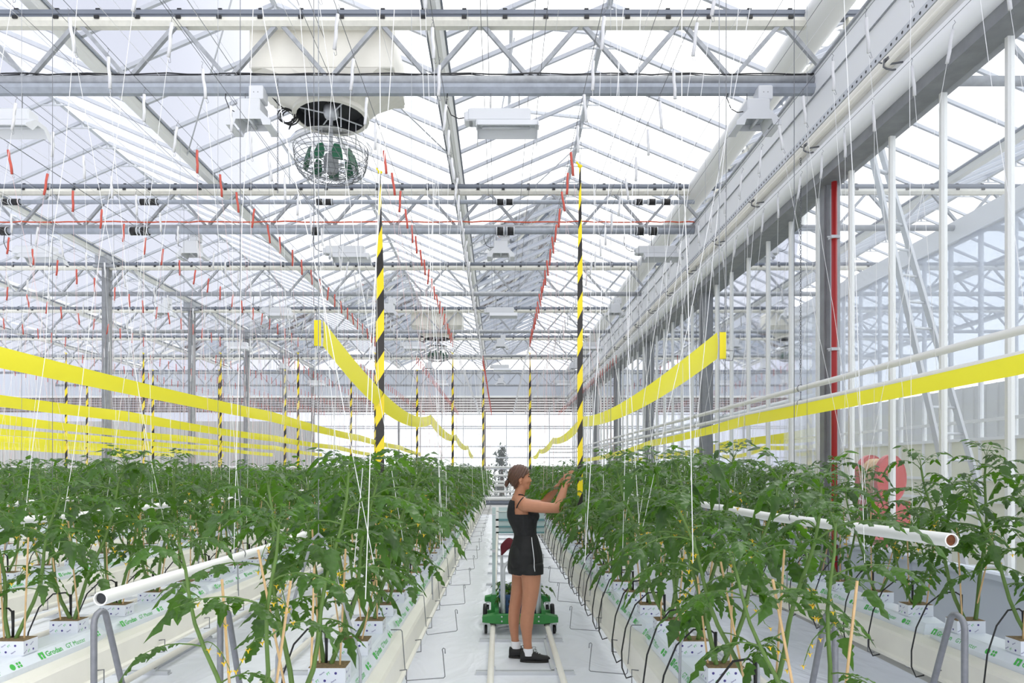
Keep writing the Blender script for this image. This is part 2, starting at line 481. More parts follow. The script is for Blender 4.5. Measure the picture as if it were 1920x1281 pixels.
# assembly of trims above the glass wall (fascia, perforated strip, channel, pipes, box beam)
xf = 3.32
t = MB(); t.bbox(xf, xf+.03, Y0, YE-.3, 5.27, 5.88)
o = tag(t.build('trim_1', M['fascia']), kind='structure', label='pale fascia board above the glass wall')
t = MB(); t.bbox(xf-.02, xf, Y0, YE-.3, 5.60, 5.605); t.bbox(xf-.025, xf, Y0, YE-.3, 5.865, 5.885); t.build('seam', M['galv'], o)
t = MB(); t.bbox(xf-.05, xf-.01, Y0, YE-.3, 5.19, 5.26)
o2 = tag(t.build('trim_2', M['galvl']), kind='structure', label='perforated steel strip under the fascia')
hs = MB(); y = 3.0
while y < 22:
    for q in range(3): hs.tube([(xf-.0515, y+.08*q, 5.225), (xf-.0495, y+.08*q, 5.225)], .013, 8)
    y += .24
hs.build('slot', M['dark'], o2); tag(bpy.data.objects['slot'], kind='stuff')
t = MB(); t.tube([(xf-.03, Y0, 5.12), (xf-.03, YE-.4, 5.12)], .055, 12)
tag(t.build('trim_3', M['cream'], smooth=True), kind='structure', label='cream channel along the glass wall head')
t = MB(); t.bbox(xf+.0, xf+.05, Y0, YE-.3, 4.80, 5.27)
tag(t.build('trim_4', M['fascia']), kind='structure', label='pale backing board behind the wall pipes')
t = MB(); t.tube([(xf-.02, Y0, 4.86), (xf-.02, YE-.4, 4.86)], .10, 16)
tag(t.build('trim_5', M['whitem'], smooth=True), kind='structure', label='thick pale tube along the glass wall head')
t = MB(); t.bbox(xf-.0, XW+.06, Y0, YE-.3, 4.66, 4.76)
tag(t.build('trim_6', M['colsteel']), kind='structure', label='grey box beam over the glass')
# thin pipe with clamps
p = thing('wall_pipe', 'thin white pipe clamped high along the glass wall', 'pipe', (xf-.14, 0, 5.0))
t = MB(); t.tube([(xf-.14, Y0, 5.0), (xf-.14, YE-.4, 5.0)], .019, 10); t.build('pipe', M['cream'], p, True)
cl = MB(); cl.tube([(0,-.02,.05),(-.03,-.01,.03),(-.03,.0,-.02),(0,.01,-.03),(.05,.01,-.04),(.08,.02,-.03)], .008, 6)
cl.tube([(0,0,.0),(.13,0,0.02)], .008, 6); cl.tube([(-.03,.02,.02),(-.06,.02,.03)], .006, 6); cl.box((.0,0,.03),(.04,.05,.012))
cme = cl.mesh('clamp', M['wire'])
y = 4.2
while y < 30: inst('clamp', cme, p, (0, y, 0)); y += 1.5
# heating pipes low on the wall
for i, (zz, wd) in enumerate(((2.55, 'upper'), (2.39, 'lower'))):
    t = MB(); t.tube([(3.28, Y0, zz), (3.28, 31, zz)], .03, 12)
    for yy in (31.0,): t.tube([(3.28, 31, zz), (3.1, 31.3, zz), (2.2, 31.3, zz)], .03, 10)
    tag(t.build('heating_pipe', M['white'], smooth=True, loc=(3.28, 0, zz)), '%s of two white heating pipes hung along the glass wall' % wd, 'pipe', 'heating pipes on the glass wall')
def chain(name, label, x, y, z0, z1, group='pipe chains'):
    th = thing(name, label, 'chain', (x, y, z0), group)
    c = MB(); z = z1; k = 0
    while z > z0 + .02:
        u = (1,0) if k % 2 else (0,1)
        ring = []
        for q in range(8):
            a = 2*PI*q/8; ring.append((x+u[0]*.009*math.cos(a), y+u[1]*.009*math.cos(a), z-.016+.016*math.sin(a)))
        c.tube(ring, .0028, 4, closed=True); z -= .026; k += 1
    c.build('links', M['wire'], th)
    h = MB()
    for zz in (2.55, 2.39):
        if zz <= z0 + .01:
            ring = [(x+.04*math.cos(2*PI*q/14), y, zz+.04*math.sin(2*PI*q/14)) for q in range(12)]
            h.tube(ring, .004, 5)
    h.tube([(x,y,2.51),(x,y,2.43)], .004, 5)
    h.build('ring_hook', M['wire'], th)
    return th
chain('hanging_chain', 'steel chain holding the white wall pipes before the second glass bay, nearest chain', 3.28, 7.57, 2.59, 5.2)
chain('hanging_chain', 'steel chain holding the white wall pipes beside the second wall column', 3.28, 11.6, 2.59, 5.2)
# red standpipe and cable conduits at the first column
rp = thing('red_pipe', 'tall red pipe standing beside the nearest wall column', 'pipe', (XW-.09, 7.12, 0))
t = MB(); t.tube([(XW-.09, 7.12, 0), (XW-.09, 7.12, 4.62)], .028, 12); t.build('pipe', M['redpaint'], rp, True)
for zz in (1.75, 4.05, 2.9):
    t = MB(); t.box((XW-.09, 7.12, zz), (.09, .075, .03)); t.tube([(XW-.17,7.1,zz),(XW-.04,7.1,zz)], .008, 6)
    t.build('bracket', M['galvl'], rp)
t = MB()
for dx in (0, .03): t.tube([(XW-.05, 7.23+dx, 0), (XW-.05, 7.23+dx, 4.6)], .012, 8)
tag(t.build('cable_conduit', M['galvl'], smooth=True, loc=(XW-.05,7.23,0)), 'pair of thin grey conduits between the red pipe and the wall column', 'conduit')

# back wall
wb = MB(); x = -9.0
def backbar(mb, x0, x1, z0, z1, d=.06): mb.bbox(x0, x1, YE-d/2, YE+d/2, z0, z1)
wb.add([(-9.3,YE,0),(3.5,YE,0),(3.5,YE,4.45),(-9.3,YE,4.45)], [(0,1,2,3)])
wbo = tag(wb.build('wall_back', M['wallglass']), kind='structure', label='glazed end wall')
x = -9.3; k = 0
while x < 3.5:
    f = MB(); d = .10 if k % 4 == 0 else .045
    backbar(f, x-d/2, x+d/2, 0, 4.45); f.build('mullion', M['galvl'] if d < .1 else M['colsteel'], wbo); x += 1.067; k += 1
for zz in (.5, 1.65, 2.2, 2.75, 3.65, 3.75, 4.35):
    f = MB(); backbar(f, -9.3, 3.5, zz-.03, zz+.03, .05); f.build('transom', M['galvl'], wbo)
f = MB(); backbar(f, -28, -9.3, 0, 4.0, .08)
x = -28
while x < -9.3: f.bbox(x, x+.06, YE-.09, YE-.04, 0, 4.0); x += .3
tag(f.build('wall_back', M['ribbed']), kind='structure', label='grey ribbed lower wall at the far left')
f = MB(); backbar(f, 3.6, 17, 0, 4.45, .08); f.bbox(16.9, 17, 2, YE, 0, 4.6)
x = 3.7
while x < 17: f.bbox(x, x+.06, YE-.09, YE-.04, 0, 4.45); x += .6
y = 2.5
while y < YE: f.bbox(16.84, 16.9, y, y+.06, 0, 4.6); y += .6
tag(f.build('wall_back', M['ribbed']), kind='structure', label='pale ribbed end and side walls of the neighbouring house')
f = MB(); f.add([(-28,YE,4.0),(-9.3,YE,4.0),(-9.3,YE,4.45),(-28,YE,4.45)], [(0,1,2,3)])
tag(f.build('window_1', M['wallglass']), kind='structure', label='bright window strip above the ribbed wall')
f = MB(); z = 4.45
while z < 5.2: f.bbox(-28, 16, YE-.03, YE+.05, z, z+.10); z += .125
tag(f.build('trim_7', M['band']), kind='structure', label='dark slatted band across the end wall')
f = MB(); f.bbox(-28, 16, YE-.05, YE+.05, 5.2, 6.55)
tag(f.build('trim_8', M['panelgrey']), kind='structure', label='pale screen panel across the top of the end wall')
f = MB(); f.tube([(-28, YE-.09, 5.2), (3.4, YE-.09, 5.2)], .06, 10)
tag(f.build('trim_9', M['white'], smooth=True), kind='structure', label='rail at the foot of the pale end panel')
# header pipes crossing the path at the end of the rows
for k, (zz, r, nm) in enumerate(((1.72,.04,'white'),(1.38,.045,'white'),(1.12,.05,'white'),(.98,.05,'white'),(.72,.045,'white'),(.42,.07,'white'),(.26,.09,'dark'))):
    t = MB(); yy = 28.29; t.tube([(-24, yy, zz), (3.3, yy, zz)], r, 8)
    tag(t.build('header_pipe', M['white'] if nm == 'white' else M['darkrail'], smooth=True, loc=(0, yy, zz)),
        '%s of the %s pipes crossing behind the far ends of the rows' % (nth(k+1).replace('first','topmost'), 'horizontal') if k < 6 else 'dark lowest pipe crossing the floor behind the far ends of the rows', 'pipe', 'pipes behind the rows')
for i, x in enumerate((1.6, -1.2, -4, -8, -12)):
    t = MB(); t.tube([(x, 28.35, 0), (x, 28.35, 1.8)], .03, 8)
    tag(t.build('pipe_stand', M['galv'], smooth=True, loc=(x,28.35,0)), '%s steel upright from the glass wall carrying the pipes behind the rows' % nth(i+1), 'pipe stand', 'pipe stands')
# the neighbouring house beyond the path: far side wall with cream lower screen
x2 = 7.8
f = MB(); f.bbox(x2, x2+.05, Y0, YE, 0, 2.15)
tag(f.build('wall_far_right', M['yellowwall']), kind='structure', label='cream lower wall past the path')
f = MB()
for zz in (.6, 1.15, 1.5, 2.15, 2.45): f.bbox(x2-.05, x2, Y0, YE, zz-.025, zz+.025)
tag(f.build('trim_10', M['white']), kind='structure', label='rails on the cream wall')
f = MB(); f.add([(x2,Y0,2.15),(x2,YE,2.15),(x2,YE,5.6),(x2,Y0,5.6)], [(0,1,2,3)])
fo = tag(f.build('wall_far_right', M['wallglass']), kind='structure', label='far glass wall')
mm = MB(); mm.box((0,0,0), (.06,.05,5.6)); me2 = mm.mesh('mullion', M['whitem'])
y = .0
while y < YE: inst('mullion', me2, fo, (x2, y, 2.8)); y += .75
f = MB(); f.bbox(x2-.05, x2+.05, Y0, YE, 5.5, 5.9); tag(f.build('trim_11', M['fascia']), kind='structure', label='head beam of the far glass wall')
# ---------------------------------------------------------------- trusses
ZB, ZT = 5.79, 6.44                       # bottom and top chord heights
dgm = MB(); dgm.bar((-.50, 0, ZB+.05), (-.03, 0, ZT-.06), .042); dg_r = dgm.mesh('diagonal', M['galv'])
dgm = MB(); dgm.bar((.50, 0, ZB+.05), (.03, 0, ZT-.06), .042); dg_l = dgm.mesh('diagonal', M['galv'])
def truss(k, x0, x1, label, rich):
    ty = TY[k]; th = thing('roof_truss', label, 'truss', ((x0+x1)/2, ty, ZB), 'roof trusses')
    cx = (x0+x1)/2
    t = MB(); t.bbox(x0, x1, ty-.04, ty+.04, ZT-.0, ZT+.085); t.bbox(x0, x1, ty-.055, ty-.035, ZT+.03, ZT+.05); t.build('top_chord', M['darkrail'], th)
    t = MB(); n = int((x1-x0)/.15); rr = random.Random(k)
    pr = [(ty-.05, ZT+.0), (ty-.06, ZT-.045), (ty-.03, ZT-.085), (ty+.05, ZT-.08), (ty+.06, ZT-.03), (ty+.05, ZT+.0)]
    t.xprism(pr, x0+.05, x1-.05); t.build('folded_screen', M['screen'], th)
    t = MB(); t.tube([(x0, ty, ZB), (x1, ty, ZB)], .052, 14); t.build('bottom_chord', M['galv'], th, True)
    nn = int(round((x1-x0)/1.0667))
    for i in range(nn):
        xt = x1 - 1.0667*(i+.5)
        inst('diagonal', dg_r, th, (xt-cx, 0, -ZB)); inst('diagonal', dg_l, th, (xt-cx, 0, -ZB))
    # clips on the top chord
    c = MB(); x = x0 + .3; rr = random.Random(7+k)
    while x < x1-.2:
        c.box((x, ty-.062, ZT-.01), (.05,.02,.03)); c.box((x, ty-.02, ZT+.09), (.045,.05,.012)); x += .43
    c.build('screen_clip', M['blackp'], th)
    if rich:
        t = MB(); pts = []; n = 60
        for i in range(n+1):
            x = x0 + (x1-x0)*i/n; pts.append((x, ty-.02, ZB+.062+.008*math.sin(i*1.7)+.006*rr.random()))
        t.tube(pts, .008, 5); t.tube([(p[0], p[1]+.03, p[2]+.006*math.sin(j*2.3)) for j, p in enumerate(pts)], .006, 5)
        t.build('cable_run', M['blackp'], th, True)
        t = MB(); pr = [(ty-.06, ZB-.055), (ty-.07, ZB-.10), (ty-.03, ZB-.145), (ty+.04, ZB-.14), (ty+.06, ZB-.08), (ty+.05, ZB-.055)]
        t.xprism(pr, x0+.05, x1-.1); t.build('grey_screen_roll', M['greyscreen'], th)
    return th
for k in range(7):
    nm = ('nearest roof truss, with the big fan box hung on it' if k == 0 else 'roof truss carrying the orange cable, second from the front' if k == 1 else '%s roof truss from the front above the crop' % nth(k+1))
    truss(k, XC, XW, 'grey steel lattice ' + nm, k == 0)
    if k >= 2: truss(k, XC-12.8, XC, 'grey steel lattice roof truss left of the columns, %s from the front there' % nth(k-1), False)
    truss(k, XW+.1, XW+12.9, 'grey lattice roof truss past the glass wall, %s from the front' % nth(k+1), False)
# left columns
cm = MB(); cm.box((0,0,3.3), (.16,.16,6.6)); cm.box((0,-.085,3.3), (.05,.02,6.6)); cme = cm.mesh('post', M['colsteel'])
cap = MB(); cap.box((0,0,6.42), (.5,.3,.06)); cap.bar((-.35,0,6.4),(0,0,6.0),.05); cap.bar((.35,0,6.4),(0,0,6.0),.05); cap.box((0,0,6.55),(.28,.5,.2)); capm = cap.mesh('head_bracket', M['galv'])
for k in range(2, 7):
    th = thing('steel_column', 'tall grey steel column between the crop rows, %s from the front' % nth(k-1), 'column', (XC, TY[k], 0), 'columns left')
    inst('post', cme, th); inst('head_bracket', capm, th)
# pipes with rubber couplings on the second truss, orange cable
def coupled_pipe(z, r, spots, label):
    ty = TY[1] - .17; th = thing('overhead_pipe', label, 'pipe', ((XC+XW)/2, ty, z), 'pipes on the second truss')
    t = MB(); t.tube([(XC, ty, z), (XW-.25, ty, z)], r, 12); t.build('pipe', M['greyscreen'], th, True)
    for px in spots:
        x = (px - VX) * ty / F
        c = MB(); c.tube([(x-.07, ty, z), (x+.07, ty, z)], r+.018, 14); q = c.build('coupling', M['black'], th, True)
        c = MB()
        for s in (-.06, .06): c.tube([(x+s-.008, ty, z), (x+s+.008, ty, z)], r+.023, 14)
        c.build('hose_clamp', M['galvl'], q)
coupled_pipe(1.68 + (878-386)/1300*TY[1], .035, (12, 30, 270, 288, 600, 616, 938, 955, 1198, 1222, 1250), 'thin grey pipe with black couplings through the middle of the second truss')
coupled_pipe(1.68 + (878-440)/1300*TY[1], .05, (8, 252, 272, 592, 938, 957, 1200, 1225), 'thick grey pipe with black couplings just under the second truss')
t = MB(); ty = TY[1]-.06; rr = random.Random(3)
t.tube([(XC+(XW-XC)*i/80, ty, ZB+.075+.02*abs(math.sin(i*.31))*rr.random()) for i in range(81)], .011, 6)
tag(t.build('orange_cable', M['orange'], smooth=True, loc=(0,ty,ZB+.06)), 'orange cable lying along the bottom chord of the second truss', 'cable')

# ---------------------------------------------------------------- grow lamps
def make_lamp():
    th = thing('grow_lamp', 'lamp', 'lamp', (0,0,0), 'grow lamps')
    L = .39
    t = MB()                                     # housing, long axis x
    t.bevbox((-.02,0,.03), (.66,.17,.13), .012); t.bevbox((-.34,0,.015), (.10,.15,.10), .012); t.build('housing', M['lamp'], th)
    t = MB()                                     # reflector wings, open underneath
    pr = [(-.085,-.03),(-.165,-.12),(-.155,-.125),(-.08,-.04),(.08,-.04),(.155,-.125),(.165,-.12),(.085,-.03)]
    t.xprism(pr, -.26, L); 
    rf = t.build('reflector', M['lamp'], th)
    t = MB()
    for xx in (-.255, L-.005):
        t.xprism([(-.085,-.03),(-.235,-.14),(-.235,-.165),(-.13,-.165),(-.05,-.075),(.05,-.075),(.13,-.165),(.235,-.165),(.235,-.14),(.085,-.03)], xx-.004, xx+.004)
    t.build('end_plate', M['lamp'], rf)
    t = MB(); t.tube([(-.2,0,-.075),(.3,0,-.075)], .016, 10); t.build('bulb', M['galvl'], rf, True)
    t = MB(); t.box((.06,0,-.042),(.6,.15,.004)); t.build('mirror', mat('lamp_mirror', RGB(200,204,206), .25, .7), rf)
    for xx in (-.11, .19):
        t = MB(); t.tube([(xx,0,.09),(xx,0,.42)], .005, 6); t.box((xx,0,.1),(.04,.03,.02)); t.build('hanging_rod', M['wire'], th)
    t = MB(); t.tube([(-.39,0,.03),(-.45,0,.02),(-.53,0,.06),(-.58,0,.18),(-.56,.0,.38)], .006, 6); t.build('cable', M['blackp'], th, True)
    return th
def make_short_lamp():
    th = thing('grow_lamp', 'lamp', 'lamp', (0,0,0), 'grow lamps')
    t = MB(); t.bevbox((0,0,.10), (.27,.36,.16), .012); t.box((0,-.183,.06),(.23,.008,.03)); t.build('housing', M['lamp'], th)
    t = MB(); t.bevbox((.085,-.06,.25), (.17,.22,.15), .008); bx = t.build('ballast_box', M['lamp'], th)
    t = MB()
    for xx in (.06, .11): t.tube([(xx,-.171,.25),(xx,-.165,.25)], .006, 8)
    t.build('screw', M['wire'], bx)
    t = MB(); pr = [(-.13,.04),(-.17,-.08),(-.16,-.085),(-.12,.03),(.12,.03),(.16,-.085),(.17,-.08),(.13,.04)]
    t.prism([(a, b) for a, b in pr], -.19, .19); rf = t.build('reflector', M['lamp'], th)
    for yy in (-.185, .185):
        t = MB(); t.prism([(-.135,.05),(-.265,-.07),(-.265,-.115),(-.17,-.115),(-.15,-.05),(.15,-.05),(.17,-.115),(.265,-.115),(.265,-.07),(.135,.05)], yy-.005, yy+.005); t.build('end_plate', M['lamp'], rf)
    for xx in (-.225, .225):
        t = MB(); t.box((xx,0,-.105), (.08,.36,.02)); t.build('side_rail', M['lamp'], rf)
    t = MB(); t.tube([(0,-.15,-.03),(0,.15,-.03)], .018, 10); t.build('bulb', M['galvl'], rf, True)
    t = MB(); t.box((0,0,.02),(.23,.34,.006)); t.build('mirror', mat('lamp_mirror', RGB(200,204,206), .25, .7), rf)
    for xx in (-.09, .09):
        t = MB(); t.tube([(xx,0,.17),(xx,0,.42)], .005, 6); t.build('hanging_rod', M['wire'], th)
    th.scale = (.88, .72, .95)
    t = MB(); t.tube([(-.13,0,.10),(-.20,0,.09),(-.28,0,.13),(-.33,0,.25),(-.31,.0,.42)], .006, 6); t.build('cable', M['blackp'], th, True)
    return th
lamps = {False: make_lamp(), True: make_short_lamp()}; ltrees = {k: tree(v) for k, v in lamps.items()}; used = set()
zl = 1.68 + (878-228)/1300*TY[0]
LX = [2.69, .01, -2.62, -5.25, -7.9]
lampwhere = {(0,0): 'beside the white duct over the glass wall, seen end on', (0,1): 'above the aisle in front of the nearest truss, seen side on',
    (0,2): 'left of the big fan, seen end on', (0,3): 'at the left edge under the nearest truss, seen side on'}
for k in range(6):
    for j, lx in enumerate(LX):
        px = VX + lx*F/TY[k]
        if px < -60: continue
        endon = (j % 2 == 0) if k % 2 == 0 else (j % 2 == 1)
        lab = 'white grow lamp ' + (lampwhere.get((k, j)) or 'under the %s truss, %s lamp from the glass wall, seen %s' % (nth(k+1), nth(j+1), 'end on' if endon else 'side on'))
        loc = (lx, TY[k] - .02, zl)
        if endon not in used:
            o = lamps[endon]; o.location = loc; o['label'] = lab; used.add(endon)
        else: o = copy_tree(lamps[endon], ltrees[endon], loc, lab, 'grow lamps')

# ---------------------------------------------------------------- ventilation fans
def make_fan(Yf, label):
    x0 = -1.93; th = thing('air_fan', label, 'fan', (x0, Yf, 5.3), 'air fans')
    y0, y1 = Yf+.12, Yf+.98
    t = MB(); t.bevbox((x0, (y0+y1)/2, 6.23), (1.56, y1-y0, .46), .01); t.bbox(x0-.74, x0+.74, y0-.02, y0+.02, 6.42, 6.46); t.build('plenum_box', M['cream'], th)
    # funnel from the box down to an octagonal collar
    t = MB(); yc = Yf + .55
    n = 24; top = []; mid = []; low = []
    for i in range(n):
        a = 2*PI*(i+.5)/n; ca, sa = math.cos(a), math.sin(a)
        q = max(abs(ca), abs(sa))
        top.append((x0+.80*ca/q, yc+.43*sa/q, 6.0)); mid.append((x0+.62*ca, yc+.43*sa, 5.86)); low.append((x0+.42*ca, yc+.40*sa, 5.72))
    vs = top+mid+low; fs = []
    for r in range(2):
        for i in range(n): fs.append((r*n+i, r*n+(i+1)%n, (r+1)*n+(i+1)%n, (r+1)*n+i))
    t.add(vs, fs); t.build('funnel', M['cream'], th)
    t = MB(); t.lathe([(.42,5.725),(.43,5.70),(.43,5.67),(.385,5.665),(.38,5.70)], (x0,yc,0), 24); t.build('collar', M['cream'], th)
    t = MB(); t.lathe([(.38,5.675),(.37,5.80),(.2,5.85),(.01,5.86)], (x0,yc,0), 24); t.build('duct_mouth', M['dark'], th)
    t = MB(); t.lathe([(.01,5.80),(.08,5.80),(.09,5.73),(.07,5.68),(.01,5.67)], (x0,yc,0), 16); t.tube([(x0,yc,5.70),(x0,yc,5.2)], .022, 8); t.build('motor', M['galvl'], th, True)
    for q in range(4):
        t = MB()
        a = q*PI/2+.6; t.tube([(x0+.08*math.cos(a),yc+.08*math.sin(a),5.71),(x0+.38*math.cos(a),yc+.38*math.sin(a),5.69)], .008, 6)
        t.tube([(x0+.3*math.cos(a),yc+.3*math.sin(a),5.695),(x0+.3*math.cos(a),yc+.3*math.sin(a),5.40)], .006, 6)
        t.build('strut', M['galvl'], th)
    t = MB(); t.lathe([(.06,5.46),(.22,5.45),(.36,5.42),(.44,5.375),(.467,5.33),(.46,5.32)], (x0,yc,0), 32); t.build('clear_hood', M['clear'], th, True)
    # wire basket
    t = MB()
    for (r, z) in ((.42,5.31),(.41,5.27),(.41,5.22),(.405,5.17),(.395,5.12),(.37,5.07),(.33,5.03),(.26,5.0),(.16,4.985)):
        t.tube([(x0+r*math.cos(2*PI*i/28), yc+r*math.sin(2*PI*i/28), z) for i in range(28)], .0035, 4, closed=True)
    for i in range(26):
        a = 2*PI*i/26
        t.tube([(x0+r*math.cos(a+.5*(5.27-z)*4), yc+r*math.sin(a+.5*(5.27-z)*4), z) for (r, z) in ((.42,5.31),(.41,5.2),(.375,5.07),(.26,5.0),(.05,4.98))], .003, 4)
    t.build('wire_basket', M['wire'], th)
    vm = MB(); n = 5
    vm.xprism([(-.055,0),(-.06,.10),(-.03,.19),(.03,.19),(.06,.10),(.055,0)], -.006, .006); vme = vm.mesh('vane', M['greenvane'])
    for i in range(9):
        a = 2*PI*i/9+.3; inst('vane', vme, th, (.30*math.cos(a), yc-Yf+.30*math.sin(a), 5.09-5.3), (0, -.25, a))
    t = MB()
    for i in range(9):
        a = 2*PI*i/9+.3; t.tube([(x0+.08*math.cos(a),yc+.08*math.sin(a),5.12),(x0+.31*math.cos(a),yc+.31*math.sin(a),5.10)], .006, 5)
    t.tube([(x0+.30*math.cos(2*PI*i/24), yc+.30*math.sin(2*PI*i/24), 5.10) for i in range(24)], .009, 5, closed=True)
    t.lathe([(.01,5.26),(.07,5.25),(.085,5.20),(.085,5.08),(.05,5.04),(.01,5.04)], (x0,yc,0), 14); t.build('hub', M['galv'], th)
    # coiled cable beside the mouth
    t = MB(); pts = []
    for i in range(40):
        a = i*.5; pts.append((x0-.50+.09*math.cos(a)+.002*i, yc-.1, 5.66+.08*math.sin(a)-.001*i))
    t.tube([(x0-.7,yc,5.95),(x0-.58,yc-.05,5.80)] + pts + [(x0-.45,yc-.1,5.50),(x0-.42,yc-.08,5.62),(x0-.38,yc,5.69)], .008, 5)
    t.build('coiled_cable', M['black'], th, True)
    return th
make_fan(TY[0], 'white ventilation fan with clear hood, wire basket and green vanes under the nearest truss')
make_fan(TY[3], 'white ventilation fan with dark mouth far back under the fourth truss')
ch = thing('hanging_chain', 'thin chain hanging from the nearest truss left of the big fan', 'chain', (-2.33, TY[0]-.1, 4.6))
c = MB(); z = 5.75; k = 0
while z > 4.55:
    u = (1,0) if k % 2 else (0,1)
    c.tube([(-2.33+u[0]*.007*math.cos(2*PI*q/6), TY[0]-.1+u[1]*.007*math.cos(2*PI*q/6), z+.014*math.sin(2*PI*q/6)) for q in range(6)], .0025, 4, closed=True); z -= .024; k += 1
c.build('links', M['wire'], ch)

# ---------------------------------------------------------------- opened roof vents with push rods
def vent(x0, xr, ya, yb, lift, label):
    """flap hinged at the ridge xr, its lower edge lifted off the slope towards x0"""
    th = thing('roof_vent', label, 'roof vent', (xr, (ya+yb)/2, RZ), 'roof vents')
    s = 1 if x0 > xr else -1; wd = 1.25
    dx = s*wd*math.cos(lift); dz = wd*math.sin(lift)
    zz = RZ + .06
    a = Vector((xr, 0, zz)); b = Vector((xr+dx, 0, zz+dz))
    g = MB(); g.add([(a.x,ya,a.z),(b.x,ya,b.z),(b.x,yb,b.z),(a.x,yb,a.z)], [(0,1,2,3)]); g.build('pane', M['roofglass'], th)
    f = MB()
    for yy in (ya, yb, (ya+yb)/2): f.bar((a.x,yy,a.z),(b.x,yy,b.z),.04,.05)
    f.bar((b.x,ya,b.z),(b.x,yb,b.z),.05,.06); f.bar((a.x,ya,a.z),(a.x,yb,a.z),.04,.05); f.build('frame', M['alu'], th)
    r = MB()
    for yy in (ya+.3, yb-.3): r.tube([(b.x-.05*s, yy, b.z), (xr+s*1.4, (ya+yb)/2, GZ+.35)], .012, 6)
    r.build('push_rod', M['galvl'], th)
RX = [(GX[i]+GX[i+1])/2 for i in range(len(GX)-1)]
vent(GX[5], RX[5], 9.6, 11.9, math.radians(6), 'opened roof vent on the ridge above the aisle behind the nearest truss')
vent(GX[5], RX[5], 18.0, 20.3, math.radians(6), 'opened roof vent on the ridge above the aisle farther back')
vent(GX[4], RX[4], 13.0, 15.3, math.radians(6), 'opened roof vent on the ridge left of the big fan')
# tie rods crossing between trusses and roof
ti = 0
for (k, xa, xb) in ((0, -2.87, -.80), (0, -2.87, -4.95), (1, 1.395, -.68), (1, -7.14, -5.05), (2, -2.87, -.80), (3, 1.395, 3.4)):
    t = MB(); t.tube([(xa, TY[k]+.4, RZ-.24), (xb, TY[k]+3.6, GZ-.10)], .011, 6)
    tag(t.build('tie_rod', M['galvl'], smooth=True, loc=(xa, TY[k]+.4, GZ)), 'thin tie rod slanting from ridge to gutter, %s, %s' % (
        'behind the %s truss' % nth(k+1), 'left part' if xa < -4 else 'middle part' if xa < 0 else 'right part'), 'rod', 'roof tie rods'); ti += 1
for i in range(15):
    x = -9.0 + .83*i
    t = MB(); t.tube([(x, Y0, ZT+.10), (x, YE, ZT+.10)], .0022, 3); t.tube([(x+.4, Y0, ZB+.06), (x+.4, YE, ZB+.06)], .0022, 3)
    tag(t.build('screen_wire', M['string'], loc=(x, 0, ZB)), 'fine white screen wires running lengthwise over the trusses', 'wire', 'screen wires')
# lengthwise cable lines under the trusses that move the screens
for i, x in enumerate((-8.4, -7.0, -5.9, -4.5, -3.1, -1.9, -.2, .35, 1.6, 2.8)):
    t = MB(); t.tube([(x, Y0, ZT-.12), (x, YE, ZT-.12)], .0035, 4); t.tube([(x+.08, Y0, ZB+.08), (x+.08, YE, ZB+.08)], .003, 4)
    tag(t.build('drive_cable', M['wire'], loc=(x, 0, ZB)), 'thin steel screen cables running lengthwise through the trusses', 'cable', 'screen cables')
# ---------------------------------------------------------------- text meshes (printing on film and blocks)
def text_mesh(s, size, bold=0.0):
    cu = bpy.data.curves.new('print', 'FONT'); cu.body = s; cu.size = size; cu.resolution_u = 2; cu.offset = bold; cu.fill_mode = 'FRONT'
    ob = bpy.data.objects.new('print', cu); col.objects.link(ob)
    bpy.context.view_layer.update()
    me = bpy.data.meshes.new_from_object(ob.evaluated_get(bpy.context.evaluated_depsgraph_get()))
    bpy.data.objects.remove(ob); bpy.data.curves.remove(cu)
    v = [tuple(x.co) for x in me.vertices]; f = [tuple(p.vertices) for p in me.polygons]
    bpy.data.meshes.remove(me)
    return v, f
def put_text(mb, tm, Mx):
    mb.add([Mx @ Vector(p) for p in tm[0]], tm[1])
T_gro = text_mesh('Grodan', .040, .0006); T_gt = text_mesh('GT Master', .036)
T_plan = text_mesh('Plantop', .0125, .0002); T_pt = text_mesh('PT', .014, .0002)
T_del = text_mesh('Delta', .010)

# ---------------------------------------------------------------- pipe rails and sleepers
def rail(aisle_x, g, y0, label, endstop):
    th = thing('pipe_rail', label, 'rail', (aisle_x, y0, 0), 'pipe rails in the aisles')
    for s in (-1, 1):
        t = MB(); t.tube([(aisle_x+s*g, y0, .075), (aisle_x+s*g, 24.8, .075), (aisle_x+s*g, 25.1, .03)], .0255, 12); t.build('rail', M['cream'], th, True)
    sl = MB(); sl.bbox(-.40, .40, -.028, -.010, .006, .030); sl.bbox(-.40, .40, .010, .028, .006, .030); sl.bbox(-.41, .41, -.03, .03, .0, .007)
    for s in (-1, 1):
        sl.box((s*g, 0, .035), (.05, .05, .03)); sl.box((s*(g-.03), 0, .045), (.012,.05,.05))
    me = sl.mesh('sleeper', M['galvl'])
    y = 5.65
    while y < 25: inst('sleeper', me, th, (0, y-y0, 0)); y += 1.07
    t = MB()
    for y in (9.0,): t.bbox(aisle_x+g-.06, aisle_x+g-.035, 5.65, 6.72, .008, .03)
    t.build('spacer_strip', M['galvl'], th)
    if endstop:
        for s in (-1, 1):
            x = aisle_x + s*g
            t = MB(); zt = 1.045; r = .05
            arc = [(x, y0 + r - r*math.cos(a), zt - r + r*math.sin(a)*1.0) for a in (0, .5, 1.0, 1.57, 2.1, 2.5)]
            t.tube([(x, y0, .06)] + arc + [(x, y0+.22, .68), (x, y0+.52, .08)], .0135, 12)
            t.build('end_loop', M['dkgalv'], th, True)
rail(.201, .276, .6, 'pair of white pipe rails along the aisle under the picking cart', False)
rail(1.70, .276, 2.95, 'pair of pipe rails between the two right rows, grey loops at its end', True)
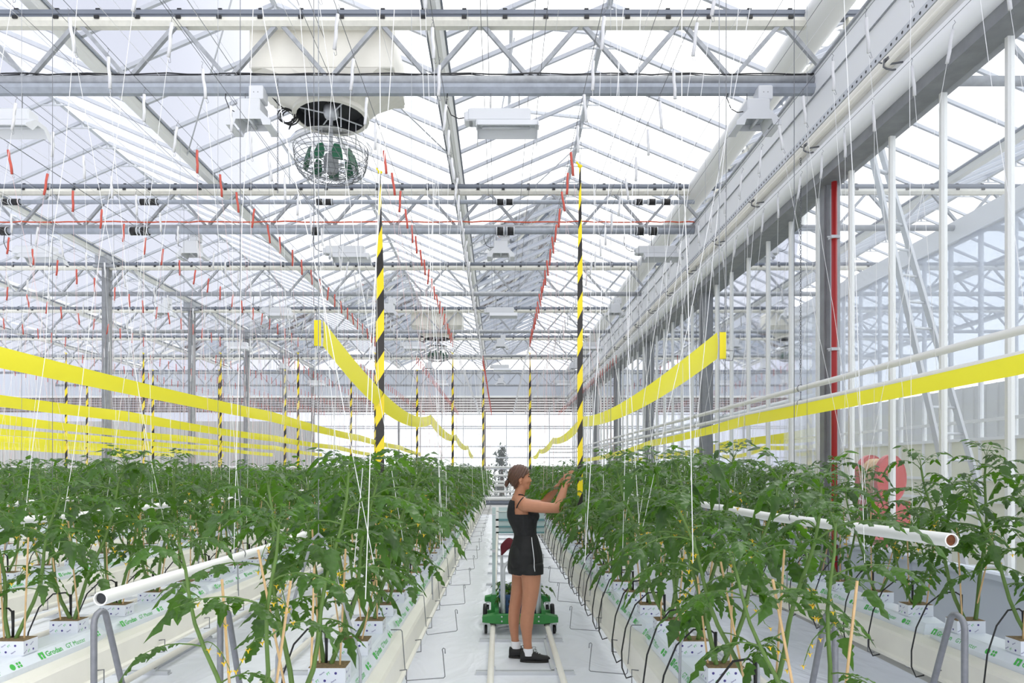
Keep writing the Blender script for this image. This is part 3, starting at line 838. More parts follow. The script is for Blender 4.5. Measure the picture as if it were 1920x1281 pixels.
rail(-1.50, .276, 3.03, 'pair of pipe rails in the first left side aisle, grey loops at its end', True)
for i, ax in enumerate((-3.1, -4.7, -6.3)):
    rail(ax, .276, 3.03, 'pair of pipe rails in the %s aisle left of the main one' % nth(i+2), True)
# white pipes hung over the side aisles
def hangpipe(x, y0, z0, z1, label, dark):
    th = thing('hanging_pipe', label, 'pipe', (x, y0, z0), 'white pipes over the side aisles')
    n = 12; pts = [(x, y0 + (24.5-y0)*(i/n), z0 + (z1-z0)*(i/n) - .02*math.sin(i*PI/2)**2) for i in range(n+1)]
    vs = []; t = MB()
    t.tube(pts, .0265, 18, cap=False)
    t.tube([pts[1], pts[0]], .0215, 18, cap=False); t.build('pipe', M['white'], th, True)
    c = MB(); c.lathe([(.0265,0),(.0215,0)], pts[0], 18, Matrix.Rotation(PI/2, 3, 'X')); c.build('rim', M['white'], th)
    d = MB(); d.disc((x, y0+.012, pts[0][2]), .0225, 16, Matrix.Rotation(PI/2, 3, 'X')); d.build('bore', dark, th)  # plug disc: the dark one paints shade inside the pipe, the rusty one rust
    y = y0 + 1.4
    while y < 24:
        h = MB()
        k = (y-y0)/(24.5-y0); zz = z0+(z1-z0)*k
        h.tube([(x+.031*math.cos(a), y, zz+.031*math.sin(a)) for a in [i*2*PI/10 for i in range(10)]], .003, 4, closed=True)
        h.tube([(x, y, zz+.03), (x, y, ZB-.05)], .0022, 4); y += 4.5
        h.build('hanger_wire', M['wire'], th)
rust = mat('rusty_bore', RGB(112,66,38), .9, noise=(40,.4)); 
hangpipe(-1.50, 2.60, 1.19, 1.12, 'white open-ended pipe over the first aisle on the left, dark bore facing front', M['dark'])
hangpipe(1.70, 2.61, 1.408, 1.22, 'white open-ended pipe over the right side aisle, rusty bore facing front', rust)
hangpipe(-3.10, 3.4, 1.36, 1.25, 'white pipe over the second aisle on the left', M['dark'])
hangpipe(-4.70, 4.4, 1.36, 1.25, 'white pipe over the third aisle on the left', M['dark'])
hangpipe(-6.30, 5.4, 1.36, 1.25, 'white pipe over the fourth aisle on the left', M['dark'])

# ---------------------------------------------------------------- growing gutters, slabs
GY0, GY1 = 1.0, 25.4
def gutter(key):
    rc = ROWS[key]; th = thing('growing_gutter', 'long white hanging growing gutter under the ' + ROWTXT[key], 'gutter', (rc, GY0, .6), 'growing gutters')
    pr = [(-.11,.735),(-.155,.715),(-.165,.70),(-.170,.585),(-.185,.575),(-.185,.56),(-.16,.56),(-.06,.56),(-.05,.50),(.05,.50),(.06,.56),(.16,.56),(.185,.56),(.185,.575),(.170,.585),(.165,.70),(.155,.715),(.11,.735)]
    pr = [(rc+a, b+gz(GY0)) for a, b in pr][::-1]
    t = MB(); t.prism(pr, GY0, GY1, gz(GY1)-gz(GY0)); t.build('body', M['cream'], th)
    h = MB()
    h.tube([(-.165,0,.66-.6),(-.16,0,.95-.6),(-.025,0,1.40-.6),(0,0,1.425-.6),(.025,0,1.40-.6),(.16,0,.95-.6),(.165,0,.66-.6)], .006, 8)
    h.tube([(0,0,1.42-.6),(0,0,ZB-.6-.05)], .0018, 4)
    hm = h.mesh('hanger', M['galv'], True)
    y = 2.85 if key != '1L' else 2.67
    while y < GY1: inst('hanger', hm, th, (0, y-GY0, gz(y))); y += 2.8
    c = MB()
    c.tube([(.165,0,.615-.6),(.205,0,.62-.6),(.205,0,.545-.6),(.165,0,.54-.6)], .0035, 6)
    cm = c.mesh('side_hook', M['wire'])
    y = 3.0
    while y < (GY1 if key in ('1L','1R') else 12):
        inst('side_hook', cm, th, (0, y-GY0, gz(y)), (0,0,PI if rc > 0 else 0)); y += .665
    return th
for key in ('2R','1R','1L','2L','3L','4L','5L','6L'): gutter(key)

SP = 1.33; SL = 1.28; S0 = 3.91 - SL      # slab pitch, length, start of a slab
sm = MB()
prof = [(-.105,0),(-.11,.03),(-.085,.068),(-.07,.075),(.07,.075),(.085,.068),(.11,.03),(.105,0)][::-1]
n = len(prof); rr = random.Random(5); vs = []; ns = 9
for i in range(ns):
    t = i/(ns-1); e = 0.72 if i in (0, ns-1) else 1.0; ez = .80 if i in (0, ns-1) else 1
    y = SL*t
    for (a, b) in prof: vs.append((a*e + rr.uniform(-.002,.002), y + (0.02 if i == 0 and b > .06 else -.02 if i == ns-1 and b > .06 else 0), b*ez + (rr.uniform(-.0015,.0015) if b > .03 else 0)))
fs = [tuple(range(n)), tuple(range(ns*n-1, (ns-1)*n-1, -1))]
for i in range(ns-1):
    for k in range(n):
        k2 = (k+1) % n; fs.append((i*n+k, (i+1)*n+k, (i+1)*n+k2, i*n+k2))
sm.add(vs, fs); slab_me = sm.mesh('rockwool_slab', M['film'])
def slab_print(side):
    """green lettering along the slanted side of the film (side +1: faces +x, reads from that side)"""
    mb = MB()
    a = Vector((.111, 0, .032)); b = Vector((.086, 0, .069)); up = (b-a).normalized()
    if side > 0: ax = Vector((0,1,0)); base = Vector((.1075,0,.030))
    else: ax = Vector((0,-1,0)); up = Vector((-up.x,0,up.z)); base = Vector((-.1075,0,.030))
    nr = ax.cross(up)
    if side < 0: pass
    def Mx(y, h=0, sc=1.0):
        o = base + nr*.004 + up*h; o.y = y
        return Matrix(((ax.x*sc,up.x*sc,nr.x,o.x),(ax.y*sc,up.y*sc,nr.y,o.y),(ax.z*sc,up.z*sc,nr.z,o.z),(0,0,0,1)))
    for k in range(2):
        y = .06 + .62*k if side > 0 else SL-.06 - .62*k
        s = 1 if side > 0 else -1
        # square mark with a leaf shape cut
        def quad(y, w, h0, h1): mb.add([Mx(y) @ Vector((p[0], p[1], 0)) for p in ((0,h0),(w,h0),(w,h1),(0,h1))], [(0,1,2,3)])
        mb.add([Mx(y) @ Vector((p[0],p[1],0)) for p in ((0,0),(.014,0),(.014,.012),(.010,.018),(.017,.030),(.024,.018),(.020,.012),(.020,0),(.034,0),(.034,.036),(0,.036))], [tuple(range(11))])
        put_text(mb, T_gro, Mx(y + s*.045, .004)); put_text(mb, T_gt, Mx(y + s*.20, .004))
        mb.add([Mx(y+s*.42) @ Vector((.017+.016*math.cos(q*PI/6), .018+.016*math.sin(q*PI/6), 0)) for q in range(12)], [tuple(range(12))])
        for (dx, dy) in ((.045,.02),(.045,.004),(.062,.02),(.062,.004)): 
            mb.add([Mx(y+s*.42) @ Vector((dx+p[0], dy+p[1], 0)) for p in ((0,0),(.012,0),(.012,.012),(0,.012))], [(0,1,2,3)])
    return mb.mesh('print', M['print_green'])
sp_r, sp_l = slab_print(1), slab_print(-1)
for key in ('1L','1R','2R','2L','3L','4L','5L','6L'):
    rc = ROWS[key]; y = S0 - SP; i = 1; ymin = {'1L':1.0,'1R':1.0,'2R':2.0,'2L':1.2,'3L':3.9,'4L':6.5,'5L':9,'6L':11}[key]
    while y < 24.2:
        if y > ymin:
            o = inst('rockwool_slab', slab_me, None, (rc, y, .735 + gz(y)), (math.atan(-.008), 0, 0))
            tag(o, 'white wrapped substrate slab, %s from the front, %s' % (nth(i), ROWTXT[key]), 'slab', 'substrate slabs')
            if y < 14: inst('print', sp_r if rc < 0 else sp_l, o)
            i += 1
        y += SP

# ---------------------------------------------------------------- wire hooks that stick out over the aisle
def uhook(x, y, s, label, lean):
    t = MB(); z = .80 + gz(y)
    a = lean
    pts = [(x, y, z), (x+s*.055, y, z), (x+s*.062, y, z-.01), (x+s*.082, y, z-.27), (x+s*.09, y, z-.278), (x+s*(.29), y, z-.27+a), (x+s*.297, y, z-.262+a), (x+s*.285, y, z-.125), (x+s*.282,y,z-.108),(x+s*.288,y,z-.10),(x+s*.297,y,z-.105),(x+s*.298,y,z-.13)]
    t.tube(pts, .0028, 7)
    tag(t.build('wire_hook', M['wire'], smooth=True, loc=(x, y, z)), label, 'hook', 'wire hooks over the aisle')
rr = random.Random(11)
for i in range(19):
    y = 3.8 + 1.08*i
    uhook(-.60, y, 1, 'bent steel wire hook on the left side of the aisle, %s from the front' % nth(i+1), rr.uniform(-.005,.02))
    uhook(.80, y+.12, -1, 'bent steel wire hook on the right side of the aisle, %s from the front' % nth(i+1), rr.uniform(-.005,.02))
# ---------------------------------------------------------------- tomato plants
def leaflet(mb, base, ax, nrm, L, W, seg, rng):
    """serrated, folded, drooping leaflet blade"""
    ax = ax.normalized(); sd = ax.cross(nrm).normalized(); nr = sd.cross(ax)
    if seg >= 8:
        us = (0, .08, .20, .27, .40, .47, .60, .68, .82, 1.0); ws = (.0, .62, 1.02, .72, .98, .62, .76, .44, .36, 0)
    elif seg >= 4: us = (0, .2, .45, .75, 1.0); ws = (0, .85, .9, .5, 0)
    else: us = (0, .35, .7, 1.0); ws = (.05, .9, .6, 0)
    droop = rng.uniform(.15, .95); fold = rng.uniform(-.1, .75); tw = rng.uniform(-.35, .35)
    vs = []; fs = []
    for i, (u, w_) in enumerate(zip(us, ws)):
        c = base + ax*(L*u) - Vector((0,0,1))*(L*droop*u*u*.8)
        hw = W*w_*.5
        a = tw*u
        s2 = sd*math.cos(a) + nr*math.sin(a)
        wav = (0.10*W*math.sin(i*2.1)) if seg >= 8 else 0
        back = -ax*(hw*.25)
        e = -nr*(fold*hw)
        vs += [c + s2*hw + e + back + nr*wav, c, c - s2*hw + e + back - nr*wav*.6]
    for i in range(len(us)-1):
        b = i*3
        fs += [(b, b+1, b+4, b+3), (b+1, b+2, b+5, b+4)]
    mb.add(vs, fs)
def compound_leaf(fol, stm, base, az, L, e0, bend, rng, seg):
    d = Vector((math.cos(az), math.sin(az), 0)); side = Vector((-d.y, d.x, 0)); pts = []; dirs = []
    p = Vector(base); n = 6 if seg >= 8 else 4
    for i in range(n+1):
        pts.append(p.copy()); e = e0 + (bend)*(i/n)
        t = d*math.cos(e) + Vector((0,0,1))*math.sin(e) + side*rng.uniform(-.12,.12)
        dirs.append(t); p = p + t*(L/n)
    rad = L*.012
    stm.tube(pts, [rad*(1.15-.8*i/n) for i in range(n+1)], 5 if seg >= 8 else 3, cap=False)
    def at(t):
        k = min(int(t*n), n-1); f = t*n-k
        return pts[k].lerp(pts[k+1], f), dirs[k]
    up = Vector((0,0,1))
    sc = L/.30
    for (t, ln) in (((.32,.060),(.55,.086),(.78,.088)) if seg >= 4 else ((.4,.10),(.75,.12))):
        q, dr = at(t)
        for s in (-1, 1):
            out = side*s*.9 + dr*.55 + up*rng.uniform(-.25,.15)
            l = ln*sc*rng.uniform(.85,1.2)
            st = q + out.normalized()*l*.18
            if seg >= 8: stm.tube([q, st], rad*.45, 3, cap=False)
            nr = (up + d*rng.uniform(-.3,.3) + side*s*rng.uniform(-.1,.4))
            leaflet(fol, st, out, nr, l, l*.56, seg, rng)
        if seg >= 8 and t < .7:
            q2, dr2 = at(t+.11)
            for s in (-1, 1):
                out = side*s + dr2*.3
                l = .030*sc; leaflet(fol, q2, out, up, l, l*.7, 4, rng)
    q, dr = pts[-1], dirs[-1]
    l = .105*sc*rng.uniform(.9,1.15)
    leaflet(fol, q, dr + up*-.1, up + d*.4, l, l*.7, seg, rng)
def flower_cluster(fm, sm_, base, az, rng):
    d = Vector((math.cos(az), math.sin(az), 0)); pts = [base + d*(.02*i) + Vector((0,0,.012*i-.006*i*i)) for i in range(6)]
    fm.cm = 1; sm_.tube(pts, .002, 4, cap=False)
    for i in range(2, 6):
        fm.cm = 1
        c = pts[i] + Vector((rng.uniform(-.02,.02), rng.uniform(-.02,.02), -.018)); sm_.tube([pts[i], c], .0012, 3, cap=False)
        vs = [c + Vector((0,0,-.004))]; fs = []; fm.cm = 0
        for k in range(10):
            a = 2*PI*k/10; r = .015 if k % 2 == 0 else .006
            vs.append(c + Vector((r*math.cos(a), r*math.sin(a), .004 if k % 2 == 0 else 0)))
        for k in range(10): fs.append((0, 1+k, 1+(k+1) % 10))
        fm.add(vs, fs)
        fm.tube([c, c+Vector((0,0,-.012))], [.004,.001], 5)
def block_mesh():
    t = MB(); t.bbox(-.075, .075, -.05, .05, 0, .066)
    t.cm = 1; t.bbox(-.074, .074, -.049, .049, .062, .0685)
    return t.mesh('rockwool_block', [M['wrap'], M['wool']])
blk_me = block_mesh()
def block_print():
    t = MB()
    for (axis, o, half) in (((1,0,0), (0,-.0503), .075), ((0,1,0), (.0753,0), .05), ((0,-1,0), (-.0753,0), .05)):
        ax = Vector(axis); up = Vector((0,0,1)); nr = ax.cross(up); r2 = ax*.80 + up*.60; u2 = up*.80 - ax*.60
        rr = random.Random(3)
        k = 0; x = -half + .004
        while x < half - .028:
            for zz in (.006, .036):
                xx = x + (.014 if zz > .02 else 0)
                if xx > half-.026: continue
                o3 = Vector((o[0], o[1], zz)) + ax*xx
                Mx = Matrix(((r2.x,u2.x,nr.x,o3.x),(r2.y,u2.y,nr.y,o3.y),(r2.z,u2.z,nr.z,o3.z),(0,0,0,1)))
                if k % 3 == 2:
                    t.cm = 1; put_text(t, T_pt, Mx)
                elif k % 3 == 0:
                    t.cm = 0; S = Matrix.Scale(.62, 4); put_text(t, T_plan, Mx @ S)
                else:
                    t.cm = 0; t.add([Mx @ Vector((.008+.0055*math.cos(q*PI/5), .006+.0055*math.sin(q*PI/5), 0)) for q in range(10)], [tuple(range(10))])
                k += 1
            x += .03
    return t.mesh('print', [M['print_purple'], M['print_green']])
blkp_me = block_print()

def make_plant(seed, seg, H, dens=1.0):
    rng = random.Random(seed)
    fol = MB(); stm = MB(); flo = []
    for si in range(2):
        sx_ = -1 if si == 0 else 1
        b = Vector((sx_*.018, rng.uniform(-.02,.02), .066))
        h = H*rng.uniform(.90, 1.05); pts = []; n = 8
        lean = sx_*rng.uniform(.13,.22); ly = rng.uniform(-.16,.16)
        for i in range(n+1):
            t = i/n
            pts.append(b + Vector((lean*t**.8 + .012*math.sin(3*t*PI+seed), ly*t + .012*math.cos(4*t+seed), h*t)))
        stm.tube(pts, [.0100-.0050*i/n for i in range(n+1)], 7 if seg >= 8 else 4, cap=False)
        az = rng.uniform(0, 6.28); nl = int((11.2 if seg >= 4 else 9)*dens)
        for i in range(nl):
            t = .34 + .63*(i/(nl-1))**.8; k = min(int(t*n), n-1); q = pts[k].lerp(pts[k+1], t*n-k)
            az += 2.4 + rng.uniform(-.3,.3)
            a = az
            # leaves turn a little along the row and to their own side
            if t < .48: L = rng.uniform(.20,.26); e0, bd = rng.uniform(.0,.3), rng.uniform(-1.0,-.6)
            elif t < .85: L = rng.uniform(.25,.32); e0, bd = rng.uniform(.3,.65), rng.uniform(-1.5,-.9)
            else: L = rng.uniform(.17,.25); e0, bd = rng.uniform(.6,1.1), rng.uniform(-1.9,-1.2)
            compound_leaf(fol, stm, q, a, L, e0, bd, rng, seg)
        top = pts[-1]
        for i in range(5 if seg >= 4 else 2):
            compound_leaf(fol, stm, top, az + i*1.3, rng.uniform(.09,.15), rng.uniform(.8,1.3), rng.uniform(-1.4,-.7), rng, 4 if seg >= 4 else 3)
        for i in range(2):
            t = rng.uniform(.45,.85); k = min(int(t*n), n-1); q = pts[k].lerp(pts[k+1], t*n-k)
            fl = MB(); flower_cluster(fl, fl, q, rng.uniform(0,6.28), rng); flo.append(fl)
    return fol, stm, flo
HI = [tuple(x for x in make_plant(100+s, 8, .79)) for s in range(7)]
SPA = [tuple(x for x in make_plant(400+s, 8, .80, .62)) for s in range(4)]
LO = [tuple(x for x in make_plant(200+s, 4, .80)) for s in range(5)]
XL = [tuple(x for x in make_plant(300+s, 3, .80)) for s in range(4)]
def cane_mesh(seed):
    rng = random.Random(seed); t = MB()
    for s in (-1, 1):
        t.tube([(s*.04, rng.uniform(-.03,.03), .02), (s*(.04+rng.uniform(.0,.10)), rng.uniform(-.14,.14), rng.uniform(.50,.62))], .004, 6)
    return t
def meshes(v, i):
    a = v[0].mesh('foliage', M['leaf'], True); b = v[1].mesh('stem', M['stem'], True); c = [x.mesh('flower_cluster', [M['flower'], M['stem']]) for x in v[2]]
    d = cane_mesh(i).mesh('bamboo_cane', M['cane']); return (a, b, c, d)
HIM = [meshes(v, i) for i, v in enumerate(HI)]; LOM = [meshes(v, 20+i) for i, v in enumerate(LO)]
SPM = [meshes(v, 60+i) for i, v in enumerate(SPA)]
def plant_spots():
    out = []
    ymin = {'2R':3.0,'1R':1.8,'1L':1.8,'2L':2.9,'3L':5.0,'4L':7.2,'5L':9.4,'6L':11.6,'7L':13.8,'8L':16,'9L':18}
    for key, rc in ROWS.items():
        y = S0 - 2*SP + .2; k = 0
        while y < 25.0:
            if y > ymin[key]: k += 1; out.append((key, rc, y, k))
            y += SP/3
    return out
spots = plant_spots()
near = sorted(spots, key=lambda s: s[2] + abs(s[1])*.15 + (6 if s[0] in ('6L','7L','8L','9L') else 0))
ind = near[:300]; rest = near[300:]
rng = random.Random(77)
def plant_empty(key, rc, y, k):
    th = thing('tomato_plant', 'green tomato plant, %s from the front, %s' % (nth(k), ROWTXT[key]), 'tomato plant', (rc, y, .81 + gz(y)), 'tomato plants in the ' + ROWTXT[key])
    hi = y < 8.5
    near_ = y < 2.2 and key in ('1L', '1R')
    tx = rng.gauss(0, .15 if y < 4 else .08); ty_ = rng.gauss(0, .06)
    src = SPM if near_ else HIM if hi else LOM
    ms = src[rng.randrange(len(src))]
    rot = rng.choice((0, PI)) + rng.uniform(-.25,.25); s = rng.uniform(.92,1.06) * (.84 if near_ else .86 if key == '2R' and 3.9 < y < 5.4 else 1)
    for nm, me in [('foliage', ms[0]), ('stem', ms[1]), ('bamboo_cane', ms[3])] + [('flower_cluster', q) for q in ms[2]]:
        o = inst(nm, me, th, (0,0,0), ((tx, ty_, rot) if nm != 'bamboo_cane' else (0,0,rot)))
        if nm != 'bamboo_cane': o.scale = (s, s, s*1.0)
    bo = inst('rockwool_block', blk_me, th, (rng.uniform(-.01,.01), 0, 0))
    if y < 8: inst('print', blkp_me, bo)
for s in ind: plant_empty(*s)
# the rest, far back: one mass
sf = MB()
for (key, rc, y, k) in rest:
    v = XL[rng.randrange(4)]; a = rng.choice((0, PI)) + rng.uniform(-.3,.3); s = rng.uniform(.92,1.06)
    Mx = Matrix.Translation((rc, y, .81+gz(y))) @ Matrix.Rotation(a, 4, 'Z') @ Matrix.Scale(s, 4)
    sf.cm = 0; sf.add([Mx @ Vector(p) for p in v[0].v], v[0].f)
    sf.cm = 1; sf.add([Mx @ Vector(p) for p in v[1].v], v[1].f)
o = sf.build('tomato_plant', [M['leaf'], M['stem']], smooth=True)
tag(o, 'mass of distant green tomato plants at the far left and far ends of the rows', 'tomato plants', kind='stuff')

# ---------------------------------------------------------------- black drip tubes from the gutter to the blocks
dt = []
for sd in range(4):
    rr = random.Random(sd); t = MB(); j = rr.uniform(-.03,.03)
    t.tube([(-.005,0,.10),(-.01,0.0,.19),(-.03,j*.3,.205),(-.09,j,.20),(-.155,j*2,.13),(-.205,j*2.6,.0),(-.225,j*3,-.13),(-.222,j*3.2,-.22),(-.20,j*3,-.275),(-.165,j*2.4,-.26)], .0042, 6)
    t.tube([(-.005,0,.04),(-.004,0,.195)], .006, 6); dt.append(t.mesh('drip_tube', M['black'], True))
for key in ('1R','2R','1L','2L'):
    k = 0
    for (ky, rc, y, kk) in ind:
        if ky != key: continue
        if key in ('1L','2L') : continue
        o = inst('drip_tube', dt[rng.randrange(4)], None, (rc-.01, y+.02, .81+gz(y)))
        tag(o, 'black drip tube at the %s block from the front, %s' % (nth(kk), ROWTXT[key]), 'drip tube', 'drip tubes in the ' + ROWTXT[key])
for (ky, rc, y, kk) in ind:
    if ky in ('1L','2L','3L') and (kk % 3 == 0 or ky != '1L'):
        o = inst('drip_tube', dt[rng.randrange(4)], None, (rc-.01, y+.02, .81+gz(y)))
        tag(o, 'black drip tube at the %s block from the front, %s' % (nth(kk), ROWTXT[ky]), 'drip tube', 'drip tubes in the ' + ROWTXT[ky])

# ---------------------------------------------------------------- crop wires, twine hooks with twine
ZW = 4.45
for key, rc in ROWS.items():
    for s, nm in ((-1,'left'),(1,'right')):
        t = MB(); t.tube([(rc+s*.285, -1, ZW), (rc+s*.285, YE-.05, ZW)], .0022, 4)
        tag(t.build('crop_wire', M['wire'], loc=(rc+s*.285, 0, ZW)), '%s overhead crop wire above the %s' % (nm, ROWTXT[key]), 'wire', 'overhead crop wires')
bm_ = MB(); bm_.tube([(0,0,-.10),(0.004,0,-.03),(0,0,.03),(.003,0,.10)], .0108, 8); 
bob_w = bm_.mesh('twine_bobbin', M['bobw'], True); bob_r = bm_.mesh('twine_bobbin', M['bobr'], True)
hk = MB(); hk.tube([(0,0,.10),(.011,0,.09),(.011,0,-.10),(.018,0,-.13),(.008,0,-.135),(0,0,-.115)], .0015, 4)
hk.tube([(0,0,.10),(0,0,.125),(.012,0,.145),(0,0,.157)], .0016, 4); hk_me = hk.mesh('wire_loop', M['wire'])
def twine(dx, dy, zt, zb, seed, r=.0016, n=7):
    rr = random.Random(seed); pts = []
    for i in range(n):
        t = i/(n-1)
        w_ = .012*math.sin(t*PI)*rr.uniform(-1,1)
        pts.append((dx*t**1.3 + w_, dy*t + w_*.7, zt + (zb-zt)*t))
    m = MB(); m.tube(pts, r, 4, cap=False); return m
TW = []
for i in range(10):
    rr = random.Random(i); TW.append((twine(0, 0, 0, 1, i)))
def hook_list():
    out = []
    for key, rc in ROWS.items():
        for s in (-1, 1):
            x = rc + s*.285; y = S0 - 2*SP + .2 + (.1 if s > 0 else 0); k = 0
            while y < 33.5:
                if y > 2.2 and x/y > -.76 and x/y < .78:
                    k += 1; out.append((key, rc, s, y + rng.uniform(-.04,.04), k))
                y += SP/3
    return out
hooks = sorted(hook_list(), key=lambda h: h[3] + .1*abs(h[1]))
tw_w, tw_p = [], []
for i in range(12):
    rr = random.Random(40+i)
    for (lst, mm_) in ((tw_w, M['string']), (tw_p, M['pinkstring'])):
        rr2 = random.Random(40+i)
        t = twine(rr2.uniform(.07,.15), rr2.uniform(-.10,.10), -.10, -2.98 + rr2.uniform(-.1,.15), i, .0015)
        lst.append(t.mesh('twine', mm_))
def is_red(key, s, y):
    if s < 0: return 5.6 < y < 14.6 and key != '2R'
    return y > 16.5 and key not in ('1R',)
far_w = MB(); far_r = MB(); far_t = MB(); far_p = MB()
for i, (key, rc, s, y, k) in enumerate(hooks):
    red = is_red(key, s, y); x = rc + s*.285; z = ZW - .157
    if i < 300:
        me = bob_r if red else bob_w
        o = inst('twine_bobbin', me, None, (x, y, z), (rng.uniform(-.12,.12), rng.uniform(-.15,.15), rng.uniform(0,6.28) if False else 0))
        tag(o, '%s twine bobbin, %s from front on %s crop wire, %s' % ('red' if red else 'white', nth(k), 'left' if s < 0 else 'right', ROWTXT[key]), 'twine hook', ('red' if red else 'white') + ' twine bobbins')
        inst('wire_loop', hk_me, o)
        t = inst('twine', (tw_p if red else tw_w)[rng.randrange(12)], o); 
        if s > 0: t.rotation_euler = (0, 0, PI)
    else:
        b = far_r if red else far_w; q = far_p if red else far_t
        dy_ = rng.uniform(-.02,.02)
        b.tube([(x, y, z+.1), (x+rng.uniform(-.01,.01), y+dy_, z-.1)], .009, 5)
        q.tube([(x, y+dy_, z-.1), (x - s*.04 + rng.uniform(-.03,.03), y + rng.uniform(-.1,.1), z - 1.4), (x - s*.05 + rng.uniform(-.05,.05), y+rng.uniform(-.15,.15), z-2.75)], .0019, 3, cap=False)
tag(far_w.build('twine_bobbin', M['bobw']), 'many distant white twine bobbins on the crop wires toward the end wall', 'twine hooks', kind='stuff')
tag(far_r.build('twine_bobbin', M['bobr']), 'many distant red twine bobbins on the crop wires toward the end wall', 'twine hooks', kind='stuff')
tag(far_t.build('twine', M['string']), 'distant white twines hanging from the crop wires to the plants', 'twine', kind='stuff')
tag(far_p.build('twine', M['pinkstring']), 'distant pinkish twines hanging under the red bobbins', 'twine', kind='stuff')

# ---------------------------------------------------------------- black and yellow tapes
def tape(x, y, z1, z0, w, label, tag_end=False, tw=1.0, per=.29):
    th = thing('hazard_tape', label, 'tape', (x, y, z1), 'striped tapes')
    n = 40; vs = []; uv = []; fs = []
    for i in range(n+1):
        t = i/n; z = z1 + (z0-z1)*t
        a = tw*(1.25 - 1.25*t**.7) + .12*math.sin(t*9)
        ww = w*(.35 + .65*min(1, t*3.5)) * (1 if t < .985 else .9)
        for s in (-1, 1):
            vs.append((x + s*ww/2*math.cos(a), y + s*ww/2*math.sin(a), z)); uv.append((-s*.16*1.0, z/per))
    for i in range(n): fs.append((i*2, i*2+1, i*2+3, i*2+2))
    m = MB(); m.add(vs, fs); o = m.build('striped_strip', M['tape'], th)
    ul = o.data.uv_layers.new(name='stripe')
    for p in o.data.polygons:
        for li in p.loop_indices: ul.data[li].uv = uv[o.data.loops[li].vertex_index]
    so = o.modifiers.new('thickness', 'SOLIDIFY'); so.thickness = .0012
    k = MB(); k.ell((x, y, z1+.005), (.02,.012,.014), 8, 6); k.bar((x,y,z1),(x-.03,y-.01,z1+.035),.016,.006); k.build('knot', M['ribbon'], th)
    h = MB(); h.tube([(x,y,z1),(x,y,z1+.08),(x+.012,y,z1+.12),(x,y,ZW)], .0018, 4); h.build('hook', M['wire'], th)
    if tag_end:
        q = MB(); q.bevbox((x, y, z0-.055), (.03,.008,.10), .003); q.build('white_weight', M['white'], th)
        q = MB(); q.tube([(x,y,z0-.115),(x,y,z0+.01)], .003, 5); q.build('clip', M['wire'], th)
tape(-.985, 5.68, 4.10, 1.60, .068, 'widest black and yellow striped tape, hanging left of the aisle in front of the ribbon', tw=1.1, per=.345)
tape(.635, 5.52, 4.08, 1.32, .044, 'black and yellow striped tape hanging right of the aisle, white weight at its foot', True, tw=.4)
for key in ('1R','1L','2L','3L','4L','5L','6L','7L'):
    rc = ROWS[key]; x = rc - .285
    tape(x, 14.35 + .1*(len(key) % 2), 4.05, 1.64, .05, 'distant striped tape on the left wire above the %s' % ROWTXT[key], tw=.5)
    x = rc + .285
    if key not in ('1R',): tape(x, 16.8, 4.05, 1.62, .055, 'distant striped tape on the right wire above the %s' % ROWTXT[key], tw=.6)

# ---------------------------------------------------------------- long yellow ribbons
def ribbon(x, sup, w, sag, label, clip=False, twist=.35, droop_first=None):
    """sup: support points (Y, z)"""
    th = thing('yellow_ribbon', label, 'ribbon', (x, sup[0][0], sup[0][1]), 'yellow trap ribbons over the rows')
    vs = []; fs = []; nseg = 18
    rr = random.Random(int(abs(x)*100)); first = True
    for i in range(len(sup)-1):
        (ya, za), (yb, zb) = sup[i], sup[i+1]; sg = sag if not (i == 0 and droop_first) else droop_first
        for j in range(nseg+1):
            if j == 0 and not first: continue
            first = False
            t = j/nseg; y = ya+(yb-ya)*t; z = za+(zb-za)*t - sg*4*t*(1-t)
            a = twist*math.sin(PI*t)                        # lower edge swings inwards between supports
            ww = w*(1 - .12*math.sin(PI*t))
            for q in range(5):
                h = (.5 - q/4)*ww
                bow = .035*ww*math.sin(PI*q/4)
                vs.append((x + math.sin(a)*h + bow*math.cos(a), y, z + math.cos(a)*h))
    n = len(vs)//5
    for i in range(n-1):
        for q in range(4): fs.append((i*5+q, i*5+q+1, i*5+5+q+1, i*5+5+q))
    m = MB(); m.add(vs, fs); o = m.build('ribbon', M['ribbon'], th, True)
    c = MB()
    for (y, z) in sup[(1 if clip else 0):]:
        c.box((x+.004, y, z), (.008,.012,w*.98)); c.tube([(x, y, z+w*.5), (x, y, z+w*.5+.06), (x, y, ZW)], .0016, 4)
    c.build('support_clip', M['ribbon'] if False else M['galvl'], th)
    if clip:
        y, z = sup[0]
        c = MB(); c.box((x+clip*.03, y, z), (.035, .012, w)); c.tube([(x+clip*.012, y-.008, z+w*.5), (x+clip*.012, y-.008, z-w*.5)], .003, 5); e = c.build('end_bar', M['ribbon'], th)
        c = MB(); s = clip
        c.tube([(x+s*.045,y,z-w*.2),(x+s*.045,y,z-w*.56),(x+s*.085,y,z-w*.56),(x+s*.095,y,z-w*.2),(x+s*.05,y,z-w*.18)], .0028, 5)
        c.tube([(x+s*.035,y,z-w*.6),(x+s*.035,y,z+w*1.0),(x+s*.02,y,z+w*1.05),(x+s*.05,y,z+w*1.08),(x+s*.05,y,ZW)], .0025, 5)
        c.build('end_wire', M['wire'], th)
ribbon(-.985, [(3.85,2.43),(9.85,2.37),(15.4,2.36),(21,2.31),(25,2.1)], .142, .10, 'yellow ribbon whose near end hangs by a clip left of the wide striped tape', clip=-1, twist=.5, droop_first=.20)
